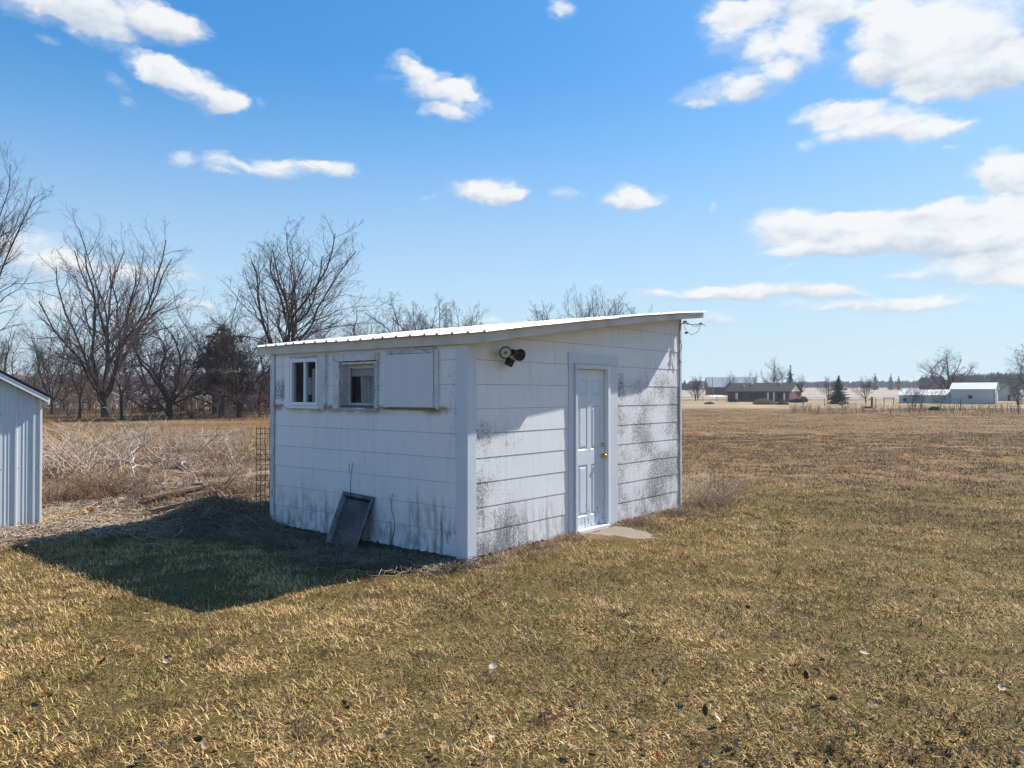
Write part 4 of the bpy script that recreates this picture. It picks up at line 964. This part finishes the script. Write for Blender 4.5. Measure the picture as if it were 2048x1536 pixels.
# pale barn, long low shed, white gabled outbuilding
Yw = 136; X, Y, Z = px_pos(1902, Yw)
wbn = thing('white_barn', (X, Y, Z), math.radians(-37), label='pale green-grey metal barn with white roof and one small window at the right', category='barn')
gable_house(wbn, 0, 6.5, 0, 6.4, 2.5, 3.55, M['barnwhite'], M['fargalv'], .25)
MB().box(2.6, 3.25, -.06, -.003, .9, 1.5).build('window', M['dark'], wbn); MB().box(6.42, 6.56, -.06, .06, -.1, 2.45).build('corner_trim', M['dark'], wbn)
MB().box(6.503, 6.56, 2.0, 2.9, 0, 1.9).build('door', M['dark'], wbn)
Yl = 142; X, Y, Z = px_pos(1798, Yl)
ls = thing('long_shed', (X, Y, Z), math.radians(-34), label='long low grey shed with patchy rusted roof joined to the left of the pale barn', category='shed')
gable_house(ls, 0, 8.3, 0, 5, 1.45, 2.35, M['barnwhite'], M['rustroof'], .25)
MB().box(.7, 1.2, -.06, -.003, .35, .95).build('window', M['dark'], ls)
Yg = 185; X, Y, Z = px_pos(1994, Yg)
wg = thing('white_outbuilding', (X, Y, Z), math.radians(-20), label='white gabled outbuilding behind the right end of the pale barn', category='outbuilding')
gable_house(wg, 0, 4.6, 0, 8, 1.9, 4.1, M['barnwhite'], M['asphroof'], .25, M['barnwhite'], 'y')
MB().box(2.2, 2.7, -.06, -.003, -.1, 1.5).build('door', M['dark'], wg)
X, Y, Z = px_pos(2000, 196)
wh = thing('small_white_shed', (X, Y, Z), 0, label='tiny white flat roof showing above the white outbuilding', category='shed'); MB().box(-1.0, .7, 1, 3, -.2, 3.4).build('wall', M['barnwhite'], wh); MB().box(-1.2, .9, .8, 3.2, 3.42, 3.62).build('roof', M['white'], wh)
X, Y, Z = px_pos(1445, 600)
# hedges at the brick house, pale shrub clump, low trees
def bushy(name, px, Y, wpx, hpx, m, label, n=420, seed=1, cat='shrub'):
    r = np.random.default_rng(seed); X, Y, Z = px_pos(px, Y); w_ = wpx/F_PX*Y/2; h = hpx/F_PX*Y; T = TB()
    for i in range(n):
        a = r.random()*6.28; e = math.sqrt(r.random()); x, y = w_*e*math.cos(a), w_*.6*e*math.sin(a); hh = h*math.sqrt(max(1-e*e*.9, .05))*r.uniform(.5, 1.05); T.line([(x*.7, y*.7, 0), (x, y, hh*.6), (x+r.normal()*.12, y+r.normal()*.12, hh)], [.035, .03, .012], 3)
    return obj(name, T.mesh(name), M[m], loc=(X, Y, Z), label=label, category=cat)
bushy('hedge', 1466, 160, 20, 8, 'hedge', 'dark round bush at the left corner of the brick house', 500, 1); bushy('hedge', 1592, 150, 30, 9, 'hedge', 'dark hedge under the white gable of the brick house', 700, 2)
bushy('ornamental_grass', 1528, 125, 46, 13, 'stalk', 'large tan grass clump at the fence in front of the brick house', 1100, 3, 'grass clump')
bushy('ornamental_grass', 1418, 128, 20, 6, 'stalk', 'small tan grass clump at the fence below the red barn', 400, 4, 'grass clump')
bushy('brown_bush', 1607, 158, 18, 13, 'redstalk', 'reddish clipped small tree right of the white gable', 500, 5); bushy('brown_bush', 1563, 122, 30, 8, 'redstalk', 'low brown bush at the fence in front of the brick house wall', 400, 6)
bushy('ornamental_grass', 1682, 117, 9, 9, 'stalk', 'thin tan grass tuft in front of the lone spruce', 160, 7, 'grass clump')
bushy('brown_bush', 1735, 94.5, 13, 5, 'hedge', 'low dark bush at the foot of the thick fence post', 200, 8); bushy('brown_bush', 1868, 80, 22, 8, 'hedge', 'dark brush heap at the fence before the long shed', 300, 9)
# utility pole by the barn
X, Y, Z = px_pos(1425, 262); MB().tube([(0, 0, -.3), (0, 0, 6.2)], [.13, .09], 8).build('utility_pole', M['postw'], None, label='grey wooden pole at the left end of the red barn', category='pole').location = (X, Y, Z)
# fence along the right of the pasture
def fence(pts, seed, label, hgt=1.15, wire_r=.006, nw=5):
    r = random.Random(seed); f = thing('wire_fence', (pts[0][0], pts[0][1], fz(*pts[0])), label=label, category='fence'); ox, oy, oz = f.location
    tops = []
    for (x, y) in pts:
        z = fz(x, y); dx, dy = r.gauss(0, .05), r.gauss(0, .05); h = hgt*r.uniform(.9, 1.15)
        MB().tube([(x-ox, y-oy, z-oz-.2), (x+dx-ox, y+dy-oy, z-oz+h)], [.05, .04], 6).build('post', M['postw'], f); tops.append((x-ox, y-oy, z-oz))
    for k in range(nw):
        h = hgt*(.15+.8*k/(nw-1)); MB().tube([(a, b, c+h+.02*math.sin(i+k)) for i, (a, b, c) in enumerate(tops)], wire_r, 4).build('wire', M['wire'], f)
    return f
fence([(45.0+.4*math.sin(i), 52+8.5*i) for i in range(15)], 1, 'wire fence with grey posts along the right side of the pasture')
fence([(44-7.4*i, 178+.8*i) for i in range(7)], 2, 'low wire fence crossing in front of the brick house')
fence([(-11-5.0*i, 50+.8*i+1.2*math.sin(i*1.7)) for i in range(8)], 3, 'thin wire fence in the weeds under the left row of trees', 1.2)
MB().tube([(0, 0, -.3), (.03, 0, .7), (.05, 0, 1.42)], [.14, .13, .12], 9).build('corner_post', M['postw'], None, label='thick dark wooden fence post right of the lone spruce', category='post').location = (*px_pos(1743, 94)[:2], px_pos(1743, 94)[2])
X, Y, Z = px_pos(1768, 118); rl = thing('rail_frame', (X, Y, Z), 0, label='low wooden rail on two posts left of the long shed', category='rail')
MB().tube([(0, 0, -.2), (0, 0, 1.1)], .06, 6).build('post', M['postw'], rl); MB().tube([(1.6, .3, -.2), (1.6, .3, 1.1)], .06, 6).build('post', M['postw'], rl); MB().bar((-.1, -.02, 1.05), (1.7, .32, 1.02), .05, .1).build('rail', M['postw'], rl)
# pale scrap under the trees
X, Y, Z = px_pos(213, 50); sp_ = thing('scrap_metal', (X, Y, Z), .3, label='bent pale sheet of scrap metal on thin legs under the vase-shaped tree', category='scrap')
mb = MB(); vs = [(-.40+.08*i, .3*j, .72+.14*math.sin(i*.55)+.05*j) for j in (0, 1) for i in range(11)]; mb.add(vs, [(i, i+1, 12+i, 11+i) for i in range(10)]); o = mb.build('bent_sheet', M['barnroof'], sp_); md = o.modifiers.new('s', 'SOLIDIFY'); md.thickness = .01
for x in (-.3, .0, .3): MB().tube([(x, .1, -.1), (x+.02, .12, .85)], .015, 5).build('leg', M['black'], sp_)

# ================================================================ GRASS (instanced tufts) AND BRUSH
def tuft(seed, n, R, h0, h1, w, lean, seg=2, curl=.9):
    """n bent blades on a disc of radius R"""
    r = np.random.default_rng(seed); rr = R*np.sqrt(r.random(n)); a = r.random(n)*2*PI
    base = np.stack([rr*np.cos(a), rr*np.sin(a), np.full(n, -.012)], 1)
    L = r.uniform(h0, h1, n); d = r.random(n)*2*PI; dirv = np.stack([np.cos(d), np.sin(d), np.zeros(n)], 1); side = np.stack([-np.sin(d), np.cos(d), np.zeros(n)], 1)
    # width direction turned a little so that blades show their faces
    th0 = np.clip(r.normal(lean*.55, .28, n), .0, 1.4); th1 = np.clip(th0+np.abs(r.normal(curl, .4, n)), 0, 2.1)
    P = [base]; 
    for i in range(seg):
        th = th0+(th1-th0)*(i+.5)/seg; step = (L/seg)[:, None]; P.append(P[-1]+step*(dirv*np.sin(th)[:, None]+np.array([0, 0, 1.])*np.cos(th)[:, None]))
    W_ = (w*r.uniform(.6, 1.3, n))[:, None]/2; V = []
    for i in range(seg+1):
        k = (1-.15*i/seg) if i < seg else .12
        V += [P[i]-side*W_*k, P[i]+side*W_*k]
    V = np.stack(V, 1); m_ = 2*(seg+1); V = V.reshape(-1, 3); b = np.arange(n)[:, None]*m_
    Q = np.concatenate([b+np.array([[2*i, 2*i+1, 2*i+3, 2*i+2]]) for i in range(seg)], 0)
    me = np_mesh('tuft', V, Q)
    for nm in ('rnd', 'rnd2'):
        at = me.attributes.new(nm, 'FLOAT', 'POINT'); at.data.foreach_set('value', np.repeat(r.random(n), m_).astype(np.float32))
    return me
def scatter(name, pts, meshes, m, rot, scl, label, cat, seed=0):
    """one object whose geometry nodes set tufts on its points"""
    me = bpy.data.meshes.new(name); me.vertices.add(len(pts)); me.vertices.foreach_set('co', np.asarray(pts, np.float32).ravel())
    for nm, arr in (('rz', rot), ('sc', scl)):
        at = me.attributes.new(nm, 'FLOAT', 'POINT'); at.data.foreach_set('value', np.asarray(arr, np.float32))
    at = me.attributes.new('pick', 'INT', 'POINT'); at.data.foreach_set('value', np.random.default_rng(seed).integers(0, len(meshes), len(pts)).astype(np.int32))
    o = obj(name, me, None, kind='stuff', label=label, category=cat)
    ng = bpy.data.node_groups.new(name, 'GeometryNodeTree'); ng.interface.new_socket(name='Geometry', in_out='INPUT', socket_type='NodeSocketGeometry'); ng.interface.new_socket(name='Geometry', in_out='OUTPUT', socket_type='NodeSocketGeometry')
    N = ng.nodes; L = ng.links; gi = N.new('NodeGroupInput'); go = N.new('NodeGroupOutput')
    g2i = N.new('GeometryNodeGeometryToInstance')
    for me_ in meshes:
        me_.materials.clear(); me_.materials.append(m); src = bpy.data.objects.new('tuft_source', me_); src.use_fake_user = True
        oi = N.new('GeometryNodeObjectInfo'); oi.inputs['Object'].default_value = src; oi.inputs['As Instance'].default_value = True; L.new(oi.outputs['Geometry'], g2i.inputs[0])
    def attr(n_, typ): a = N.new('GeometryNodeInputNamedAttribute'); a.data_type = typ; a.inputs['Name'].default_value = n_; return a.outputs['Attribute']
    m2p = N.new('GeometryNodeMeshToPoints'); iop = N.new('GeometryNodeInstanceOnPoints'); L.new(gi.outputs[0], m2p.inputs['Mesh']); L.new(m2p.outputs[0], iop.inputs['Points'])
    L.new(g2i.outputs[0], iop.inputs['Instance']); iop.inputs['Pick Instance'].default_value = True; L.new(attr('pick', 'INT'), iop.inputs['Instance Index'])
    cx = N.new('ShaderNodeCombineXYZ'); L.new(attr('rz', 'FLOAT'), cx.inputs[2]); L.new(cx.outputs[0], iop.inputs['Rotation'])
    L.new(attr('sc', 'FLOAT'), iop.inputs['Scale']); L.new(iop.outputs[0], go.inputs[0])
    md = o.modifiers.new('scatter', 'NODES'); md.node_group = ng
    return o
def field(y0, y1, dens, seed, xr=(-.73, .73), pw=1.0):
    """random points in the view wedge between two distances"""
    r = np.random.default_rng(seed); n = int((xr[1]-xr[0])*(y1*y1-y0*y0)/2*dens); Y = np.sqrt(r.uniform(y0*y0, y1*y1, n)); X = r.uniform(*xr, n)*Y
    return X, Y, r
def free(X, Y, pad=.0):
    u, v = w2loc(X, Y); k = ~((u > -pad-.03) & (u < LU+pad) & (v > -pad-.03) & (v < LV+pad))
    k &= ~((u > 1.82) & (u < 2.78) & (v < 0) & (v > -1.0+np.abs(u-2.35)*.5))
    k &= ~((u > -5.3) & (u < -2.0+pad) & (v > 5.98-pad) & (v < 9.1))
    return k
def bare(X, Y):
    u, v = w2loc(X, Y)
    side = np.clip(1.25-np.abs(u+.35)/.95, 0, 1)*((v > -.25) & (v < 4.6))        # straw-covered earth along the window side
    side = np.maximum(side, .95*np.exp(-(((X+4.0)/.95)**2+((Y-10.6)/.75)**2)*1.2))
    return np.maximum(np.clip(side*1.1, 0, .97), .42*(wav(X, Y, 2.9, .7)*.6+wav(X, Y, 7.1, 2.)*.4 > .45))
def brushy(X, Y): return sstep(-2.4, -3.6, X)*sstep(11.0, 12.6, Y+.35*wav(X, Y, 1.3))*(1-sstep(22, 27, Y))
def make_scatter(name, X, Y, r, keep, meshes, m, s0, s1, label, cat, seed):
    X, Y = X[keep], Y[keep]; Z = G(X, Y); scatter(name, np.stack([X, Y, Z], 1), meshes, m, r.random(len(X))*6.28, r.uniform(s0, s1, len(X)), label, cat, seed)
T1 = [tuft(10+i, 165, .16, .025, .075, .0046, 1.25) for i in range(5)]
X, Y, r = field(3.4, 9.5, 46, 1); u, v = w2loc(X, Y)
worn = np.clip(1-((np.maximum(np.abs(u-LU/2)-LU/2, 0)**2+np.maximum(np.abs(v-LV/2)-LV/2, 0)**2)**.5-.05)/.5, 0, 1)
make_scatter('lawn_grass', X, Y, r, free(X, Y, .06) & (r.random(len(X)) > np.maximum(worn*.75, bare(X, Y))), T1, M['lawn'], .75, 1.2, 'short tan and green winter lawn in the foreground', 'grass', 1)
T2 = [tuft(20+i, 150, .20, .03, .08, .0062, 1.2) for i in range(4)]
X, Y, r = field(9.5, 17, 22, 2); u, v = w2loc(X, Y)
worn = np.clip(1-((np.maximum(np.abs(u-LU/2)-LU/2, 0)**2+np.maximum(np.abs(v-LV/2)-LV/2, 0)**2)**.5-.05)/.5, 0, 1)
make_scatter('yard_grass', X, Y, r, free(X, Y, .08) & (r.random(len(X)) > np.maximum(worn*.75, bare(X, Y))) & (r.random(len(X)) > brushy(X, Y)*.9) & (r.random(len(X)) > sstep(13.5, 16.5, Y+.8*wav(X, Y, .6))), T2, M['lawn'], .8, 1.25, 'short mown grass of the yard around the white shed', 'grass', 2)
T3 = [tuft(30+i, 110, .30, .04, .11, .010, 1.35) for i in range(4)]
X, Y, r = field(13, 34, 7.5, 3)
make_scatter('pasture_grass', X, Y, r, free(X, Y, .1) & (r.random(len(X)) < sstep(13.2, 16.5, Y+.8*wav(X, Y, .6))) & (r.random(len(X)) > brushy(X, Y)*.8), T3, M['pasture'], .7, 1.3, 'coarse brown pasture grass beyond the yard', 'grass', 3)
T4 = [tuft(40+i, 90, .8, .03, .09, .024, 1.4) for i in range(4)]
X, Y, r = field(34, 90, 1.1, 4)
make_scatter('field_grass', X, Y, r, free(X, Y, .1), T4, M['pasture'], .7, 1.3, 'brown grass of the far pasture up to the fence', 'grass', 4)
# brush strip: dry grass, stalks, matted litter
T5 = [tuft(50+i, 70, .26, .07, .26, .010, 1.1, 3, .8) for i in range(5)]
X, Y, r = field(11, 26, 9, 5, (-.72, -.2)); make_scatter('dry_grass', X, Y, r, free(X, Y, .1) & (r.random(len(X)) < brushy(X, Y)*.8), T5, M['drygrass'], .5, 1.1, 'long dry tan grass in the brush strip left of the white shed', 'dry grass', 5)
T6 = [tuft(60+i, 60, .20, .05, .16, .006, 1.3, 3, .8) for i in range(3)]
r = np.random.default_rng(8); n = 520; uu = r.uniform(-.1, 5.0, n); vv = -np.abs(r.normal(0, .12, n))-.04; XY = np.array([loc2w(a, b) for a, b in zip(uu, vv)])
uu2 = -np.abs(r.normal(0, .22, 500))-.04; vv2 = r.uniform(-.3, 4.2, 500); XY = np.concatenate([XY, np.array([loc2w(a, b) for a, b in zip(uu2, vv2)])])
X, Y = XY[:, 0], XY[:, 1]; k = free(X, Y, .02)
make_scatter('wall_foot_grass', X, Y, r, k & (r.random(len(X)) < .55), T6, M['drygrass'], .35, .8, 'straggling dry grass along the foot of the white shed', 'dry grass', 6)
def stalks(name, centres, n, h0, h1, rad, m, seed, spreadf=.45, sub=2, **tags):
    r = np.random.default_rng(seed); T = TB()
    for i in range(n):
        cx, cy, R = centres[r.integers(len(centres))]; X, Y = cx+r.normal()*R, cy+r.normal()*R
        if not free(np.array([X]), np.array([Y]), .05)[0]: continue
        z = fz(X, Y)-.03; h = r.uniform(h0, h1); d = r.normal(size=2)*spreadf*h; b = r.normal(size=2)*.12*h
        P = np.array([(X, Y, z), (X+d[0]*.35+b[0], Y+d[1]*.35+b[1], z+h*.45), (X+d[0]*.8, Y+d[1]*.8, z+h*.82), (X+d[0]*1.2, Y+d[1]*1.2, z+h*.95)]); T.line(P, np.array([1, .8, .6, .3])*rad, 3)
        for k in range(sub):
            t = r.uniform(.35, .95); q = P[0]+(P[2]-P[0])*t; e = r.normal(size=3)*h*.18; e[2] = abs(e[2]); T.line([q, q+e*.6, q+e], [rad*.6, rad*.4, rad*.2], 3)
    return obj(name, T.mesh(name), M[m], kind='stuff', **tags)
def W_(px, py, R): x, y = gp(px, py); return (x, y, R)
stalks('tall_stalks', [W_(130, 930, .5), W_(190, 925, .6), W_(110, 900, .5), W_(240, 905, .5), W_(160, 950, .4)], 330, .35, 1.15, .0095, 'stalk', 1, .6, 2, label='tall pale weed stalks beside the grey metal shed', category='weeds')
stalks('tall_stalks', [W_(280, 890, .8), W_(350, 890, .8), W_(420, 900, .7), W_(470, 890, .7), W_(300, 870, .9)], 650, .25, .75, .006, 'stalk', 2, .4, 3, label='pale tufted weeds in the middle of the brush strip', category='weeds')
stalks('brown_weeds', [W_(205, 985, .35), W_(150, 1005, .3), W_(240, 1000, .3), W_(330, 1000, .4), W_(120, 1010, .25), W_(480, 990, .3), W_(450, 930, .5)], 750, .12, .50, .005, 'redstalk', 3, .5, 4, label='reddish brown low weeds in front of the old planks', category='weeds')
stalks('corner_weeds', [W_(1420, 1010, .22), W_(1395, 1012, .16)], 200, .2, .6, .0045, 'stalk', 4, .8, 1, label='dry tan weed clump at the right corner of the white shed', category='weeds')
stalks('thin_weeds', [W_(1425, 1000, .12)], 8, .6, 1.0, .004, 'redstalk', 5, .08, 5, label='few thin dark upright weeds at the right corner of the white shed', category='weeds')
def mat_litter(name, centres, n, L0, L1, rad, m, seed, **tags):
    r = np.random.default_rng(seed); T = TB()
    for i in range(n):
        cx, cy, R = centres[r.integers(len(centres))]; X, Y = cx+r.normal()*R, cy+r.normal()*R*.8
        if not free(np.array([X]), np.array([Y]), .04)[0]: continue
        a = r.random()*6.28; L = r.uniform(L0, L1); P = []
        for k in range(5):
            P.append((X, Y, fz(X, Y)+.015+.05*r.random()+.03*math.sin(k*1.6+i))); a += r.normal()*.45; X += math.cos(a)*L/4; Y += math.sin(a)*L/4
        T.line(P, np.array([.8, 1, .9, .7, .3])*rad, 3)
    return obj(name, T.mesh(name), M[m], kind='stuff', **tags)
mat_litter('matted_straw', [W_(430, 1035, .35), W_(470, 1060, .35), W_(520, 1080, .3), W_(600, 1090, .3), W_(700, 1125, .28), W_(800, 1135, .25), W_(390, 1060, .35), W_(860, 1140, .15)], 3000, .10, .5, .0050, 'darkstalk', 1, label='matted dead straw heap in the shade along the shed side', category='straw')
mat_litter('brush_litter', [W_(a, b, .7) for a in (130, 220, 310, 400, 480) for b in (930, 970, 1010)]+[W_(60, 1075, .3), W_(140, 1060, .3), W_(230, 1060, .35)], 3600, .2, .9, .0062, 'stalk', 2, label='matted dead stems covering the brush strip', category='litter')
mat_litter('wall_litter', [W_(960, 1118, .15), W_(1040, 1095, .15), W_(1120, 1075, .15), W_(1270, 1050, .15), W_(1340, 1030, .15), W_(1390, 1035, .2)], 700, .05, .22, .0028, 'darkstalk', 3, label='bits of dead straw on the bare earth below the door side', category='litter')
# pale dead branches lying in the brush
def dead_branch(px, py, L, ang, seed, label, lift=.15):
    L *= 1.15; r = np.random.default_rng(seed); T = TB(); x, y = gp(px, py)
    def br(p, d, L, rad, lev):
        n = 5; pts = [p]
        for i in range(n): d = d+r.normal(size=3)*.34*np.array([1, 1, .6]); d /= np.linalg.norm(d); p = p+d*L/n; pts.append(p)
        T.line(pts, np.linspace(rad, rad*.4, n+1), 5 if lev == 0 else 4)
        if lev < 2:
            for k in range(6 if lev == 0 else 3):
                i = r.integers(1, n); e = d+r.normal(size=3)*.7; e[2] = abs(e[2])*.6; br(np.array(pts[i]), e/np.linalg.norm(e), L*r.uniform(.3, .55), rad*.55, lev+1)
    br(np.zeros(3), np.array([math.cos(ang), math.sin(ang)*.6, .28]), L, .019, 0)
    obj('dead_branch', T.mesh('dead_branch'), M['palewood'], loc=(x, y, fz(x, y)+.04), label=label, category='branch', group='pale dead branches in the brush')
for a in ((150, 945, 1.3, 2.6, 1, 'pale dead branch nearest the grey metal shed'), (225, 935, 1.1, .9, 2, 'pale dead branch reaching up beside the tall weed stalks'), (300, 930, 1.5, .1, 3, 'pale dead branch lying flat in the middle of the brush strip'),
          (400, 910, 1.3, -.5, 4, 'bleached dead branch in front of the dry grass'), (425, 905, 1.0, 1.6, 5, 'bleached upright dead branch near the far side of the brush'), (350, 950, 1.0, .4, 6, 'pale dead branch above the old planks'),
          (290, 1010, .75, 1.57, 7, 'pale upright dead branch in front of the old planks'), (410, 985, .8, 1.3, 8, 'pale dead branch standing at the right of the planks'), (500, 985, .6, 2.8, 9, 'curled white dead branch close to the wire panel'), (180, 965, .8, 5.8, 10, 'pale dead branch at the left end of the planks'), (120, 930, 1.2, .3, 11, 'pale dead branch half hidden by the grey metal shed wall'),
          (270, 955, 1.2, 2.2, 12, 'forked bleached branch in the middle of the brush strip'), (330, 925, 1.4, 3.0, 13, 'long bleached branch lying behind the planks'), (450, 930, 1.1, .2, 14, 'bleached branch lying low near the wire panel'), (240, 915, 1.0, 5.9, 15, 'bleached branch beside the tufted weeds'), (375, 945, .9, 2.4, 16, 'short bleached branch over the top plank')):
    dead_branch(*a[:5], a[5])
# old planks
def plank(p0, p1, w_, t_, lift, label):
    a, b = gp(*p0), gp(*p1); za = fz(*a)+lift; zb_ = fz(*b)+lift; c = ((a[0]+b[0])/2, (a[1]+b[1])/2, (za+zb_)/2); d = Vector((b[0]-a[0], b[1]-a[1], zb_-za)); L = d.length
    o = MB().box(-L/2, L/2, -w_/2, w_/2, -t_/2, t_/2).build('plank', M['oldwood'], None, bevel=.004, label=label, category='plank', group='old planks lying in the brush'); o.location = c; o.rotation_euler = d.to_track_quat('X', 'Z').to_euler()
plank((395, 990), (545, 958), .20, .05, .16, 'top plank of the weathered stack reaching to the white shed'); plank((370, 1000), (545, 972), .22, .05, .06, 'lower plank of the weathered stack by the white shed')
plank((290, 1015), (400, 990), .18, .045, .13, 'weathered plank in the middle of the brush, upper one of two'); plank((300, 1030), (420, 1003), .20, .045, .04, 'weathered plank in the middle of the brush, lower one of two'); plank((205, 1020), (300, 1008), .14, .04, .03, 'short dark plank at the left end of the row of planks')
x, y = gp(180, 1034); mb = MB(); r = random.Random(3)
for k in range(7): a = r.random()*6.28; mb.add([(0, 0, 0), (math.cos(a)*.05, math.sin(a)*.05, .05+.05*r.random()), (math.cos(a+.7)*.07, math.sin(a+.7)*.07, .10*r.random()+.03)], [(0, 1, 2)])
o = mb.build('orange_leaves', M['orange'], None, label='small sprig of orange leaves on the ground right of the grey metal shed', category='leaves'); o.location = (x, y, fz(x, y)+.03); md = o.modifiers.new('s', 'SOLIDIFY'); md.thickness = .002
# fallen leaves on the lawn
def leaf_mesh(seed):
    r = random.Random(seed); n = 5; vs, fs = [], []; curl = r.uniform(6, 16)
    for i in range(n+1):
        t = i/n; w_ = .5*math.sin(PI*min(t*.95+.04, 1))**.7*(1+.25*r.gauss(0, 1)*(0 < i < n))
        for s_ in (-1, 0, 1): x, y = (t-.5)*.075, s_*w_*.045; vs.append((x, y, curl*(x*x*.7+y*y)+.004*r.random()))
    for i in range(n):
        for j in (0, 1): a = i*3+j; fs.append((a, a+1, a+4, a+3))
    me = bpy.data.meshes.new('dead_leaf'); me.from_pydata(vs, [], fs); me.update(); return me
LM = [leaf_mesh(i) for i in range(8)]
def leaf(x, y, s_, kind, r):
    me = LM[r.randrange(8)]; o = bpy.data.objects.new('dead_leaf', me); COL.objects.link(o)
    if not me.materials: me.materials.append(M['leaf'])
    o.material_slots[0].link = 'OBJECT'; o.material_slots[0].material = M[('leaf', 'leafpale', 'leafdark')[kind]]
    o.location = (x, y, fz(x, y)+.045); o.rotation_euler = (r.gauss(0, .4), r.gauss(0, .4), r.random()*6.28); o.scale = (s_, s_*r.uniform(.7, 1.1), s_)
    o['label'] = ('dry tan curled leaf lying on the lawn', 'bleached pale leaf lying on the lawn', 'dark brown shrivelled leaf lying on the lawn')[kind]; o['category'] = 'leaf'; o['group'] = ('tan dead leaves on the lawn', 'bleached leaves on the lawn', 'dark brown leaves on the lawn')[kind]
r = random.Random(12)
for i in range(190):
    py = 1536-400*(r.random()**1.7); px = r.uniform(0, 2048) if i % 3 else r.gauss(1750, 260)
    if py < 1130 and px < 950 or not (0 < px < 2048): continue
    x, y = (px-1024)/F_PX*(CAM_H*F_PX/(py-HOR)), CAM_H*F_PX/(py-HOR); leaf(x, y, r.uniform(.4, .95), r.choices((0, 1, 2), (5, 1, 4))[0], r)

# ---- air
hm = bpy.data.materials.new('haze'); hm.use_nodes = True; ht = hm.node_tree; ht.nodes.clear()
ho = ht.nodes.new('ShaderNodeOutputMaterial'); pv = ht.nodes.new('ShaderNodeVolumePrincipled'); pv.inputs['Density'].default_value = .0003; pv.inputs['Color'].default_value = (.82, .90, 1.0, 1); pv.inputs['Anisotropy'].default_value = .1
ht.links.new(pv.outputs[0], ho.inputs['Volume'])
MB().box(-1700, 1700, -75, 1460, -2.0, 26).build('haze', hm, None, kind='stuff', label='thin pale winter haze over the fields', category='haze')
